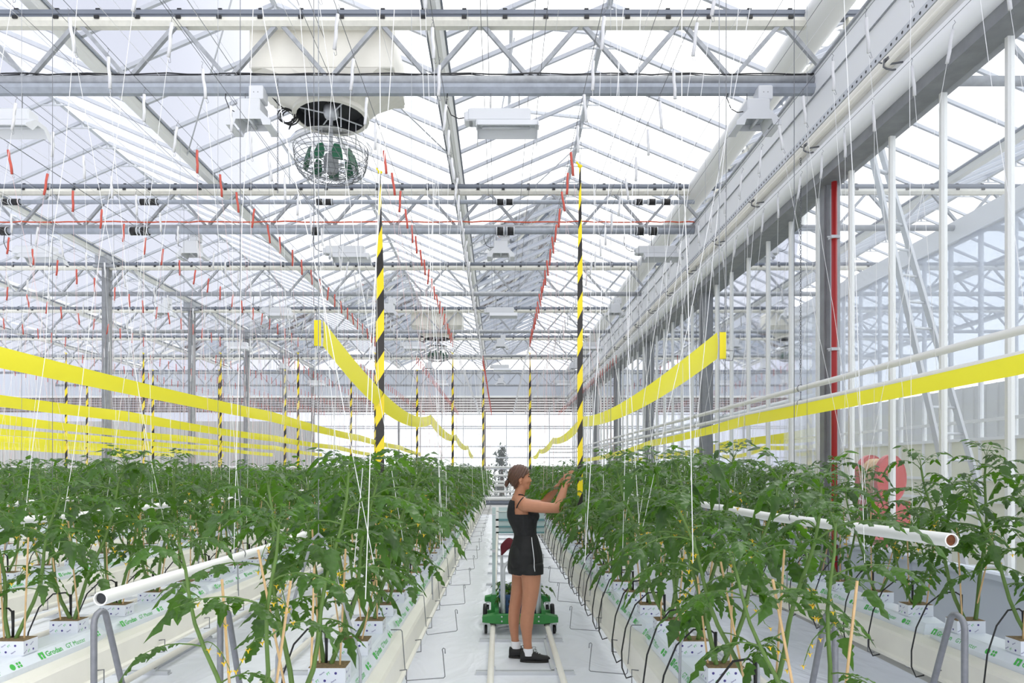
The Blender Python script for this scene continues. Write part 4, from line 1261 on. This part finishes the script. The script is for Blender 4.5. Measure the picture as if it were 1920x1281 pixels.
ribbon(1.185, [(3.79,2.35),(10.1,2.36),(15.6,2.30),(21,2.2),(25,2.1)], .145, .10, 'yellow ribbon whose near end hangs by a clip in front of the glass wall', clip=1, twist=-.5, droop_first=.11)
ribbon(2.785, [(1.6,2.27),(7.9,2.22),(12.85,2.14),(17.8,2.0),(23.5,1.95)], .12, .02, 'yellow ribbon over the row beside the glass wall', twist=-.3)
for i, (key, z) in enumerate((('2L',2.262),('3L',2.26),('4L',2.25),('5L',2.25),('6L',2.24),('7L',2.24),('8L',2.24))):
    x = ROWS[key]-.285
    ribbon(x, [(2.8,z),(7.8,z),(12.8,z-.03),(17.8,z-.05),(22.5,z-.14)], .115, .018, 'yellow ribbon over the %s' % ROWTXT[key], twist=.35)
# ---------------------------------------------------------------- picking cart
M['green'] = mat('green_enamel', RGB(44,132,58), .4); M['crate'] = mat('blue_crate', RGB(46,84,128), .5)
M['palegreen'] = mat('pale_green_metal', RGB(186,204,204), .45, .1); M['tealbar'] = mat('teal_bar', RGB(96,142,146), .45)
M['maroon'] = mat('maroon_cloth', RGB(92,22,34), .85, noise=(30,.15))
cart = thing('picking_cart', 'green pipe rail picking cart standing on the rails behind the person', 'cart', (.20, 7.5, 0))
cx = .20; ya, yb = 6.97, 8.05
def gbeam(y, name):
    t = MB()
    t.bevbox((cx, y, .165), (.52, .05, .10), .008)
    for s in (-1, 1):
        t.add([(cx+s*.24,y-.03,.215),(cx+s*.38,y-.03,.185),(cx+s*.38,y-.03,.135),(cx+s*.24,y-.03,.12),
               (cx+s*.24,y+.09,.215),(cx+s*.38,y+.09,.185),(cx+s*.38,y+.09,.135),(cx+s*.24,y+.09,.12)],
              [(0,1,2,3),(7,6,5,4),(0,4,5,1),(1,5,6,2),(2,6,7,3),(3,7,4,0)])
    o = t.build(name, M['green'], cart)
    t = MB()
    for s in (-1, 1):
        for zz in (.145, .19): t.ell((cx+s*.185, y-.028, zz), .009, 8, 5)
    t.build('bolt', M['galvl'], o)
gbeam(ya, 'front_beam'); gbeam(yb, 'rear_beam')
for s in (-1, 1):
    t = MB(); t.bbox(cx+s*.235-.02, cx+s*.235+.02, ya, yb, .13, .25); t.build('side_rail', M['green'], cart)
t = MB(); t.bbox(cx-.22, cx+.22, ya+.04, yb-.03, .125, .135); t.build('deck', M['galvl'], cart)
RX90 = Matrix.Rotation(PI/2, 3, 'Y')
for y in (ya+.02, yb-.02):
    for s in (-1, 1):
        # flanged roller on the pipe
        t = MB(); t.lathe([(.01,-.03),(.03,-.03),(.03,.02),(.048,.024),(.048,.034),(.01,.034)][::1], (cx+s*.276, y+.02, .132), 16, RX90 if s < 0 else Matrix.Rotation(-PI/2, 3, 'Y')); t.build('rail_roller', M['blackp'], cart)
        # swivel caster outside
        t = MB(); t.lathe([(.01,-.014),(.040,-.014),(.046,-.008),(.046,.008),(.040,.014),(.01,.014)], (cx+s*.345, y+.03, .050), 18, RX90); q = t.build('caster_wheel', M['black'], cart, True)
        t = MB()
        for u in (-.022, .022): t.bbox(cx+s*.345+u-.003, cx+s*.345+u+.003, y-.015, y+.075, .03, .13)
        t.bbox(cx+s*.345-.025, cx+s*.345+.025, y-.02, y+.075, .118, .135); t.build('caster_fork', M['galvl'], q)
for s in (-1, 1):
    t = MB(); t.lathe([(.02,-.022),(.06,-.022),(.085,-.02),(.09,-.01),(.09,.01),(.085,.02),(.06,.022),(.02,.022)], (cx+s*.365, 7.55, .115), 24, RX90); q = t.build('side_wheel', M['black'], cart, True)
    t = MB(); t.lathe([(.005,-.024),(.05,-.024),(.05,.024),(.005,.024)], (cx+s*.365, 7.55, .115), 16, RX90); t.build('wheel_hub', M['galv'], q)
    t = MB(); t.bbox(cx+s*.24, cx+s*.36, 7.53, 7.57, .10, .135); t.build('axle', M['green'], cart)
# post with the pale frame
px_ = -.067
t = MB(); t.bbox(px_-.03, px_+.03, 7.22, 7.30, .12, .36); t.build('post_foot', M['green'], cart)
t = MB(); t.bbox(px_-.018, px_+.018, 7.24, 7.28, .3, 1.27); t.build('post', M['palegreen'], cart)
t = MB(); t.bbox(px_-.018, px_+.018, 7.22, 7.30, .80, .83); t.bbox(px_-.022, px_+.022, 7.235, 7.285, 1.19, 1.20); t.build('clamp', M['galvl'], cart)
x1 = .46
t = MB(); t.bbox(px_+.02, x1, 7.25, 7.262, 1.0, 1.27); t.build('sign_board', M['palegreen'], cart)
t = MB(); t.bbox(px_+.02, x1, 7.235, 7.25, 1.13, 1.15); t.bbox(px_+.02, x1, 7.235, 7.25, 1.06, 1.075); t.bbox(px_+.02, x1, 7.235, 7.25, 1.0, 1.015); t.build('cross_bar', M['tealbar'], cart)
t = MB(); t.bbox(px_+.02, px_+.05, 7.235, 7.25, 1.0, 1.27); t.bbox(px_+.03, x1, 7.235, 7.25, 1.225, 1.23); t.build('edge_bar', M['white'], cart)
# tubular handles
def utube(x0, x1, y, z0, z1, r, bend, name, par):
    n = 6; pts = [(x0, y, z0)]
    for i in range(n+1):
        a = PI - i*(PI/2)/n; pts.append((x0+bend+bend*math.cos(a), y, z1-bend+bend*math.sin(a)))
    for i in range(n+1):
        a = PI/2 - i*(PI/2)/n; pts.append((x1-bend+bend*math.cos(a), y, z1-bend+bend*math.sin(a)))
    pts.append((x1, y, z0)); t = MB(); t.tube(pts, r, 12); return t.build(name, M['galvl'], par, True)
utube(.035, .375, ya+.03, .13, .745, .016, .10, 'handle_bar', cart)
utube(.015, .40, ya+.09, .13, .87, .014, .03, 'handle_bar', cart)
# maroon cloth over the rear handle
t = MB(); n = 14; vs = []; rows = 9
for i in range(n+1):
    u = i/n; x = .0 + .24*u
    for j in range(rows):
        v = j/(rows-1) * 2 - 1; a = v*1.25
        zt = .955 - .02*math.cos(u*9) ; hh = .13 + .02*math.sin(u*7+1)
        k = (abs(v)**3)
        edge = .75 + .25*math.sin(PI*min(1,max(0,u*1.1+.12)))
        vs.append((x + .006*math.sin(j*1.9), ya+.09 + .075*math.sin(a)*edge, zt - (1-math.cos(a))*.02 - hh*max(0, abs(v)-.25)*edge - (0.035*(1-u)**6)))
fs = []
for i in range(n):
    for j in range(rows-1): fs.append((i*rows+j, (i+1)*rows+j, (i+1)*rows+j+1, i*rows+j+1))
t.add(vs, fs); o = t.build('jacket', M['maroon'], smooth=True, loc=(.12, ya+.09, .9))
sl = o.modifiers.new('thickness', 'SOLIDIFY'); sl.thickness = .022; sl.offset = -1
sb = o.modifiers.new('soft', 'SUBSURF'); sb.levels = 1; sb.render_levels = 1
tag(o, 'maroon garment draped over the cart handle beside the person', 'jacket')
# blue crate with cut leaves
cr = thing('harvest_crate', 'blue slotted plastic crate on the green cart', 'crate', (.205, 7.42, .14))
x0, x1, y0, y1, z0, z1 = 0.0, .41, 7.14, 7.74, .140, .375
t = MB(); t.bbox(x0, x1, y0, y1, z0, z0+.012)
for (a, b, c, d) in ((x0,x1,y0,y0+.012),(x0,x1,y1-.012,y1),(x0,x0+.012,y0,y1),(x1-.012,x1,y0,y1)): t.bbox(a, b, c, d, z0, z1)
t.bbox(x0-.012, x1+.012, y0-.012, y0+.01, z1-.03, z1); t.bbox(x0-.012, x1+.012, y1-.01, y1+.012, z1-.03, z1)
t.bbox(x0-.012, x0+.01, y0, y1, z1-.03, z1); t.bbox(x1-.01, x1+.012, y0, y1, z1-.03, z1)
for k in range(9): t.bbox(x0+.02+.046*k, x0+.027+.046*k, y0-.008, y0, z0, z1-.03)
t.build('body', M['crate'], cr)
t = MB()
for k in range(8):
    for zz in (.19, .24, .29): t.bbox(x0+.036+.046*k, x0+.056+.046*k, y0-.003, y0, zz, zz+.03)
t.build('slot', M['dark'], cr); t = MB(); t.bbox(.07, .15, y0-.010, y0-.002, z0+.005, z0+.04); t.bbox(.27, .34, y0-.010, y0-.002, z0+.005, z0+.04); t.build('label_card', M['white'], cr)
t = MB(); st = MB(); r5 = random.Random(8)
for i in range(60):
    compound_leaf(t, st, Vector((r5.uniform(.03,.38), r5.uniform(7.17,7.7), r5.uniform(.34,.42))), r5.uniform(0,6.28), r5.uniform(.12,.2), r5.uniform(.1,.7), -1.2, r5, 4)
t.v += []; o = t.build('cut_leaves', M['leaf'], smooth=True, loc=(.2, 7.42, .36)); tag(o, 'heap of dark cut tomato leaves in the blue crate', 'leaves', kind='stuff')
# ---------------------------------------------------------------- past the glass wall: ladder, hose reel
ld = thing('ladder', 'aluminium ladder leaning behind the glass wall', 'ladder', (5.4, 7.7, 0))
bl, br, tl, tr = Vector((5.30,7.7,0)), Vector((5.74,7.7,0)), Vector((4.03,7.7,5.6)), Vector((4.22,7.85,5.6))
for a, b in ((bl, tl), (br, tr)):
    t = MB(); t.bar(a, b, .03, .085); t.build('stringer', M['galvl'], ld)
n = 19; rm = None
for i in range(1, n):
    t = MB(); k = i/n; t.tube([bl.lerp(tl, k), br.lerp(tr, k)], .016, 8); t.build('rung', M['galvl'], ld, True)
t = MB()
for a, b in ((bl, tl), (br, tr)): t.box(a+Vector((0,0,.02)), (.06,.1,.04))
t.build('rubber_foot', M['black'], ld)
hr = thing('hose_reel', 'red hose reel standing behind the glass wall', 'hose reel', (4.0, 7.3, 0))
ax = Matrix.Rotation(math.radians(28), 3, 'Z') @ Matrix.Rotation(PI/2, 3, 'X')
c0 = Vector((4.0, 7.3, 1.57))
for s in (-1, 1):
    t = MB(); t.lathe([(.03,-.012),(.235,-.012),(.25,-.02),(.25,.02),(.235,.012),(.03,.012)], c0 + ax @ Vector((0,0,s*.11)), 32, ax); t.build('flange', M['reelred'], hr, False)
t = MB()
for k in range(5): t.tube([c0 + ax @ Vector((.19*math.cos(q*2*PI/24), .19*math.sin(q*2*PI/24), -.08+.04*k)) for q in range(24)], .022, 8, closed=True)
t.build('hose', M['cane'], hr, True)
t = MB(); t.lathe([(.03,-.16),(.03,.16)], c0, 12, ax); t.build('axle', M['galv'], hr)
t = MB(); t.bbox(3.80, 4.2, 7.1, 7.5, .95, 1.34); t.bbox(3.95,4.05,7.25,7.35,0,.95)
for s in (-1, 1):
    e = c0 + ax @ Vector((0,0,s*.145)); t.bar((e.x, e.y, 1.3), (e.x, e.y, 1.62), .06, .02)
t.build('stand', M['reelred'], hr)
M['veil'] = glass_mat('grey_haze_veil', (0.62,0.65,0.72,1), 0.45, (0.74,0.77,0.84,1), 0.6, 0.03)  # for an added see-through sheet that imitates grey haze in the glass
t = MB(); n = 40; vs = []
for i in range(n+1):
    y = 8.8 + 9.5*i/n
    for z in (5.45, 4.4, 3.3): vs.append((7.6 + .04*math.sin(i*1.1) + .02*math.sin(i*2.7+z), y, z))
t.add(vs, [(i*3+j, i*3+3+j, i*3+4+j, i*3+1+j) for i in range(n) for j in range(2)])
tag(t.build('grey_haze_sheet', M['veil'], smooth=True, loc=(7.6, 13.5, 3.3)), 'added grey see-through sheet imitating haze, past the glass wall behind the ladder', 'haze sheet')
t = MB(); t.tube([(7.6, 8.6, 5.46), (7.6, 18.6, 5.46)], .03, 8); tag(t.build('haze_sheet_rail', M['galvl'], smooth=True, loc=(7.6, 13.5, 5.46)), 'added rail holding the grey haze sheet past the glass wall', 'rail')  # rail added only to carry the haze sheet
# ---------------------------------------------------------------- outside the end wall
M['needle'] = mat('grey_green_needles', RGB(88,104,92), .8, trans=.3); M['bark'] = mat('bark', RGB(96,84,70), .9)
def conifer(x, y, h, r, label, seed):
    th = thing('conifer_tree', label, 'tree', (x, y, 0)); rg = random.Random(seed)
    t = MB(); t.tube([(x,y,0),(x,y,h)], [.16,.02], 8); t.build('trunk', M['bark'], th)
    f = MB(); z = .3
    while z < h-.15:
        rr_ = r*(1-(z/h))**.8; nb = 9
        for k in range(nb):
            a = rg.uniform(0, 6.28); L = rr_*rg.uniform(.6,1.1)
            tip = Vector((x+L*math.cos(a), y+L*math.sin(a), z - L*.25 + rg.uniform(-.1,.25)))
            base = Vector((x, y, z))
            for q in range(8):
                p = base.lerp(tip, rg.uniform(.25,1)); s = .10 + .16*rg.random()
                d = Vector((rg.uniform(-1,1), rg.uniform(-1,1), rg.uniform(-.6,.4))).normalized()
                sd = d.cross(Vector((0,0,1))).normalized()
                f.add([p, p+d*s+sd*s*.3, p+d*s*1.8, p+d*s-sd*s*.3], [(0,1,2,3)])
        z += .17
    f.build('needles', M['needle'], th)
conifer(.1, 42, 3.1, 1.6, 'grey green conifer standing outside the glazed end wall', 4)
def bush(x, y, h, r, label, seed):
    th = thing('bush', label, 'bush', (x, y, 0), 'bushes outside'); rg = random.Random(seed); f = MB(); s_ = MB()
    for k in range(8):
        a = rg.uniform(0,6.28); s_.tube([(x,y,0),(x+r*.4*math.cos(a), y+r*.4*math.sin(a), h*.7)], [.03,.008], 5)
    for k in range(700):
        a = rg.uniform(0,6.28); q = rg.random()**.5; zz = rg.uniform(.1,1)
        p = Vector((x+r*q*math.cos(a)*math.sin(PI*min(1,zz*.8+.15)), y+r*q*math.sin(a), h*zz)); s = rg.uniform(.08,.2)
        d = Vector((rg.uniform(-1,1), rg.uniform(-1,1), rg.uniform(-.5,1))).normalized(); sd = d.cross(Vector((0,0,1))).normalized()
        f.add([p, p+d*s*.5+sd*s*.4, p+d*s, p+d*s*.5-sd*s*.4], [(0,1,2,3)])
    s_.build('branches', M['bark'], th); f.build('leaves', M['needle'], th)
bush(-4.9, 41, 2.2, 1.1, 'pale bush outside the glazed end wall, left of the conifer', 5)
bush(-2.2, 43, 1.9, 1.4, 'low bush outside the glazed end wall, just left of the conifer', 6)
bush(2.2, 43, 1.7, 1.3, 'low bush outside the glazed end wall, right of the conifer', 7)
# ---------------------------------------------------------------- the person
M['skin'] = mat('skin', RGB(184,128,98), .55, noise=(25,.04)); M['hair'] = mat('brown_hair', RGB(84,56,42), .5, noise=(60,.25))
M['cloth'] = mat('black_cloth', RGB(26,26,29), .8, noise=(40,.2)); M['cloth2'] = mat('black_shorts_cloth', RGB(20,20,22), .7, noise=(30,.2))
M['shoe'] = mat('black_shoe', RGB(27,26,27), .55); M['sole'] = mat('dark_sole', RGB(40,38,36), .7); M['sock'] = mat('white_sock', RGB(236,236,240), .8)
M['lip'] = mat('lip', RGB(178,104,92), .5); M['eye'] = mat('dark_eye', RGB(34,26,22), .3)
PY = 6.06; PS = F/PY
def Q(px, py, dy=0.0): return Vector(((px-VX)/PS, PY+dy, CH+(VY-py)/PS))
def toPx(v): return (VX + v.x*PS, VY - (v.z-CH)*PS)
body = MB()
def loft(rings, n=20):
    """rings: (px, py, half width px, half depth m, dy)"""
    vs = []
    for (px, py, hw, hd, dy) in rings:
        for k in range(n):
            a = 2*PI*k/n
            p = Q(px + hw*math.cos(a), py, dy + hd*math.sin(a)); vs.append(p)
    fs = [tuple(range(n)), tuple(range(len(rings)*n-1, (len(rings)-1)*n-1, -1))]
    for i in range(len(rings)-1):
        for k in range(n):
            k2 = (k+1) % n; fs.append((i*n+k, (i+1)*n+k, (i+1)*n+k2, i*n+k2))
    body.add(vs, fs)
def limb(pts, rads, n=14):
    """chain of points with radii, rounded ends"""
    pts = [Vector(p) for p in pts]
    q = []; r = []
    for i in range(len(pts)-1):
        for t in ((0,.25,.5,.75) if i < len(pts)-2 else (0,.25,.5,.75,1)):
            q.append(pts[i].lerp(pts[i+1], t)); r.append(rads[i]+(rads[i+1]-rads[i])*t)
    body.tube(q, r, n); 
    for p, rr_ in zip(pts, rads): body.ell(p, rr_, 12, 8)
# torso
loft([(973,1078,14,.10,0),(984,1066,29,.150,0),(985,1052,29.5,.162,0),(985.5,1038,28.5,.165,0),(985.5,1025,25.5,.152,0),(986,1013,22,.135,0),(985.5,1004,19.5,.124,0),(983,992,21,.124,0),(981,981,24.5,.132,0),(980,970,27.5,.140,0),(978.5,961,26.5,.145,0),(976,951,22.5,.150,0),(974,942,18,.140,0),(973,935,13,.09,0)])
for s in (-1, 1):                                        # bust and shoulder caps
    body.ell(Q(997, 967, s*.062), (.058,.055,.056), 14, 10)
    limb([Q(972,936,s*.05), Q(978,942,s*.13), Q(983,947,s*.165)], [.05,.055,.052])
    body.ell(Q(974,1044, s*.068), (.074,.085,.125), 16, 12)
# neck and head
limb([Q(971,938), Q(974,926), Q(977,912)], [.058,.047,.048])
body.ell(Q(973.5,893.5), (.091,.076,.094), 20, 14)
body.ell(Q(982,899), (.056,.062,.082), 18, 12)
body.ell(Q(983.5,909), (.045,.050,.048), 16, 10)
body.ell(Q(988.5,914.5), (.021,.025,.018), 12, 8)
body.ell(Q(988.5,889), (.020,.045,.026), 12, 8)          # brow
body.ell(Q(989.5,906.5), (.021,.024,.022), 10, 8)        # mouth mound
limb([Q(990.5,893), Q(994,899.5), Q(995.2,902)], [.010,.0095,.0105], 8)   # nose
for s in (-1, 1):
    body.ell(Q(994,903,s*.008), (.009,.009,.007), 8, 6)
    body.ell(Q(986.5,901.5,s*.036), (.026,.022,.026), 12, 8)  # cheek
# legs
near = [(995,1056,19.5,.088),(995,1070,19,.088),(994.7,1088,17.5,.082),(994.5,1106,15.5,.074),(993,1120,14.6,.066),(991,1134,13.6,.060),(989,1145,12.8,.057),(987,1162,12.8,.056),(986.8,1172,12,.052),(987,1181,10.2,.046),(988,1200,8.2,.037),(989.3,1212,7.8,.036),(990,1222,8.5,.038)]
far = [(977,1056,18,.088),(978,1070,17.5,.088),(976,1088,16,.082),(972.5,1106,13.6,.072),(970,1120,12.6,.064),(967.5,1134,11.8,.058),(965.5,1145,11.4,.055),(964,1162,11,.053),(963.8,1172,10.4,.050),(964,1181,9,.045),(965.5,1200,7.4,.037),(966.5,1208,7.2,.036),(967,1216,8,.038)]
loft([(a,b,c,d,-.078 + .028*min(1,max(0,(b-1070)/140))) for a,b,c,d in near]); loft([(a,b,c,d,.085) for a,b,c,d in far])
# arms
limb([Q(984,946,-.175), Q(1012,949,-.20), Q(1041,951,-.20)], [.053,.050,.042])
limb([Q(1041,951,-.20), Q(1050,931,-.15), Q(1057,911,-.11)], [.041,.038,.026])
limb([Q(983,946,.17), Q(1002,949,.20), Q(1021,949,.20)], [.052,.048,.041])
limb([Q(1021,949,.20), Q(1034,931,.16), Q(1047,914,.10)], [.040,.037,.026])
def hand(w, d, up, nrm, s, curl):
    """palm and five fingers; w wrist, d direction of the palm, nrm palm normal"""
    d = d.normalized(); side = d.cross(nrm).normalized() * s; nrm = side.cross(d).normalized() * s
    for k in range(5):
        c = w + d*(.018+.016*k); body.ell(c, (.024,.024,.024), 10, 8)
    for i, (off, L) in enumerate(((-.030,.072),(-.010,.082),(.010,.076),(.028,.060))):
        b = w + d*.082 + side*off*1.0
        limb([w + d*.045 + side*off*.7, b], [.013,.0098], 8)
        a = curl*(.6+.12*i); p = b; pts = [b]; ang = 0
        for j in range(3):
            ang += a; L3 = L*(.45,.32,.23)[j]
            p = p + (d*math.cos(ang) + nrm*math.sin(ang))*L3; pts.append(p)
        limb(pts, [.0098,.0090,.0084,.0074], 8)
    b = w + d*.022 - side*.022
    limb([b, b + d*.030 - side*.026 + nrm*.012, b + d*.058 - side*.030 + nrm*.030, b + d*.076 - side*.024 + nrm*.044], [.014,.012,.0100,.0085], 8)
hand(Q(1057,911,-.11), Vector((.25,.15,1)), None, Vector((.6,.8,0)), 1, .42)
hand(Q(1047,914,.10), Vector((.8,-.25,.75)), None, Vector((.3,-.9,0)), -1, .55)
def voxel(mb, size, sm):
    me = mb.mesh('tmp', M['skin']); o = bpy.data.objects.new('tmp', me); col.objects.link(o)
    r = o.modifiers.new('r', 'REMESH'); r.mode = 'VOXEL'; r.voxel_size = size
    if sm: k = o.modifiers.new('s', 'SMOOTH'); k.factor = .5; k.iterations = sm
    bpy.context.view_layer.update()
    n = bpy.data.meshes.new_from_object(o.evaluated_get(bpy.context.evaluated_depsgraph_get()))
    bpy.data.objects.remove(o); return n
bme = voxel(body, .0048, 5)
pers = thing('person', 'person in black tank top and shorts tending a tomato plant, brown hair tied back', 'person', Q(985, 1238))
pers.location.z = 0
pl = wloc(pers)
V = [v.co.copy() for v in bme.vertices]; N = [v.normal.copy() for v in bme.vertices]; FC = [tuple(p.vertices) for p in bme.polygons]
bpy.data.meshes.remove(bme)
b = MB(); b.add(V, FC); b.build('body', M['skin'], pers, True)
def inpoly(p, poly):
    x, y = p; c = False; j = len(poly)-1
    for i in range(len(poly)):
        if (poly[i][1] > y) != (poly[j][1] > y) and x < (poly[j][0]-poly[i][0])*(y-poly[i][1])/(poly[j][1]-poly[i][1])+poly[i][0]: c = not c
        j = i
    return c
def shell(name, test, push, m, thick=.004, smooth_it=2):
    keep = [test(toPx(v), v.y-PY) for v in V]
    fs = [f for f in FC if all(keep[i] for i in f)]
    idx = {}; vs = []
    for f in fs:
        for i in f:
            if i not in idx:
                idx[i] = len(vs); pp = push(toPx(V[i]), V[i].y-PY, N[i]) if callable(push) else push
                vs.append(V[i] + N[i]*pp)
    t = MB(); t.add(vs, [tuple(idx[i] for i in f) for f in fs]); o = t.build(name, m, pers, True)
    if smooth_it: k = o.modifiers.new('relax', 'SMOOTH'); k.factor = .5; k.iterations = smooth_it
    if thick: k = o.modifiers.new('thickness', 'SOLIDIFY'); k.thickness = thick; k.offset = 0
    return o
# tank top: body below the armholes, back and front panels, two straps
def top_test(p, dy):
    px, py = p
    if py > 1016 or px > 1018: return False
    ad = abs(dy)
    if py > 962.5: return ad < .155
    if px < 965.5: return py > 938
    if px > 988: return py > 957 and ad < .15
    return .04 < ad < .105 and inpoly(p, STRAP)                 # straps over the shoulder
STRAP = [(960,941),(966,934),(972,927),(983,928),(982,933),(973,936.5),(968,944),(965.5,957),(960,957)]
shell('tank_top', top_test, .006, M['cloth'], .004, 3)
shell('shorts', lambda p, dy: 1003 < p[1] < (1073.5 if dy < .02 else 1076) and p[0] < 1030, lambda p, dy, n: .008 + .010*max(0,(p[1]-1015)/60), M['cloth2'], .005, 3)
hairpoly = [(991.5,868),(993.5,884),(988,889),(983,893),(980,898),(976.5,895),(972,898),(973,906),(971,914),(966,919),(960,917),(948,905),(944,870)]
shell('hair', lambda p, dy: inpoly(p, hairpoly) and abs(dy) < .12, lambda p, dy, n: .010 + .003*math.sin(p[0]*1.3+p[1]*.7), M['hair'], .006, 2)
t = MB(); t.tube([Q(956,899), Q(953.5,900.5), Q(951,904), Q(949,909), Q(948.6,915)], [.020,.015,.020,.017,.003], 10)
t.tube([Q(956,899,.008), Q(953,901,.004), Q(951.5,906,.010), Q(951.5,913,.012)], [.014,.012,.013,.002], 8)
hm = voxel(t, .004, 2); hb = MB(); hb.add([v.co.copy() for v in hm.vertices], [tuple(p.vertices) for p in hm.polygons]); hb.build('ponytail', M['hair'], pers, True); bpy.data.meshes.remove(hm)
t = MB(); t.tube([Q(955,898.5), Q(953,901)], [.019,.0185], 12); t.build('hair_tie', M['cloth'], pers, True)
# ears, eyes, brows, lips
for s in (-1, 1):
    e = MB(); e.ell(Q(975.3,899.3,s*.074), (.017,.010,.027), 12, 10, Matrix.Rotation(.22, 3, 'Y')); e.ell(Q(975.8,906,s*.072), (.009,.007,.010), 10, 8)
    e.build('ear', M['skin'], pers, True)
    e = MB(); e.ell(Q(991.2,893.6,s*.030), (.009,.013,.0065), 10, 8); e.build('eye', M['eye'], pers, True)
    e = MB(); e.tube([Q(991.5,889.4,s*.046), Q(993.6,888.2,s*.030), Q(993.8,889.4,s*.014)], .0032, 6); e.build('eyebrow', M['hair'], pers, True)
e = MB(); e.ell(Q(994.0,907.0), (.006,.019,.0045), 10, 6); e.ell(Q(993.6,909.4), (.006,.016,.0045), 10, 6); e.build('lips', M['lip'], pers, True)
# thin bra strap on the bare shoulder, side stripe of the shorts
import mathutils
bv = mathutils.bvhtree.BVHTree.FromPolygons(V, FC)
def onbody(px, py, off, dy0=-.5):
    o = Q(px, py, dy0); h = bv.ray_cast(o, Vector((0,1,0)))
    return (h[0] + h[1]*off) if h[0] is not None else Q(px, py)
t = MB(); t.tube([onbody(*p, .003) for p in ((980,932),(976,936),(972.5,941),(970,946),(968,951))], .005, 6); t.build('strap', M['cloth'], pers, True)
t = MB(); t.tube([onbody(px, py, .0175+.008*max(0,(py-1015)/60)) for px, py in ((993.5,1006),(994.5,1018),(996,1032),(997.5,1046),(999,1058),(1000,1066))], .0035, 6); t.build('side_stripe', M['sock'], pers, True)
# socks and shoes
def shoe(cx_px, by, dy, L):
    g = Q(cx_px, by, dy); z0 = 0.0; x0 = g.x; y = g.y
    sh = MB(); prof = [(-.105,.030,.066),(-.10,.034,.095),(-.07,.037,.100),(-.03,.040,.098),(.01,.042,.085),(.05,.044,.066),(.09,.045,.055),(.122,.041,.050),(.140,.033,.040),(.147,.020,.030)]
    n = 14; vs = []
    for (dx, hw, h) in prof:
        for k in range(n):
            a = 2*PI*k/n; cc, ss = math.cos(a), math.sin(a)
            vs.append((x0 + dx*L, y + hw*(abs(cc)**.8)*(1 if cc > 0 else -1), .012 + (h-.012)*.5*(1 + (abs(ss)**.7)*(1 if ss > 0 else -1))))
    fs = [tuple(range(n)), tuple(range(len(prof)*n-1, (len(prof)-1)*n-1, -1))]
    for i in range(len(prof)-1):
        for k in range(n):
            k2 = (k+1) % n; fs.append((i*n+k, (i+1)*n+k, (i+1)*n+k2, i*n+k2))
    sh.add(vs, fs); o = sh.build('shoe', M['shoe'], pers, True)
    so = MB(); pts = []
    m = 28
    for zz, g_ in ((.0,.003),(.018,.005)):
        for k in range(m):
            a = 2*PI*k/m; px = .022 + .130*math.cos(a); hw = .047 - .008*math.cos(a+2.4)
            pts.append((x0 + px*L, y + hw*math.sin(a)*1.0, zz))
    so.add(pts, [tuple(range(m-1,-1,-1)), tuple(range(m, 2*m))] + [(k, (k+1) % m, m+(k+1) % m, m+k) for k in range(m)])
    so.build('sole', M['sole'], o)
    la = MB()
    for k in range(4):
        xx = x0 + (.0+.018*k)*L; la.tube([(xx, y-.03, .082-.008*k), (xx+.008, y, .098-.009*k), (xx, y+.03, .082-.008*k)], .003, 5)
    la.tube([(x0+.0*L,y-.01,.098),(x0+.01,y-.03,.120),(x0+.03,y-.035,.115),(x0+.035,y-.03,.085)], .0022, 5); la.tube([(x0,y,.098),(x0-.005,y+.01,.125),(x0+.025,y+.0,.128),(x0+.02,y-.02,.10)], .0022, 5)
    la.build('lace', M['blackp'], o)
shoe(998.5, 1240, -.045, 1.03); shoe(977, 1235, .085, 1.0)
t = MB(); 
def ring(rs, n=16):
    vs = []
    for (px, py, hw, hd, dy) in rs:
        for k in range(n):
            a = 2*PI*k/n; vs.append(Q(px+hw*math.cos(a), py, dy+hd*math.sin(a)))
    t.add(vs, [(i*n+k, (i+1)*n+k, (i+1)*n+(k+1) % n, i*n+(k+1) % n) for i in range(len(rs)-1) for k in range(n)])
ring([(989.5,1212.5,9,.041,-.050),(990,1217,9.2,.042,-.050),(990.5,1226,10,.043,-.050)]); t.build('sock', M['sock'], pers, True)
t = MB(); ring([(966.8,1206.5,8.3,.040,.085),(967.3,1211,8.6,.041,.085),(968,1220,9.4,.042,.085)]); t.build('sock', M['sock'], pers, True)
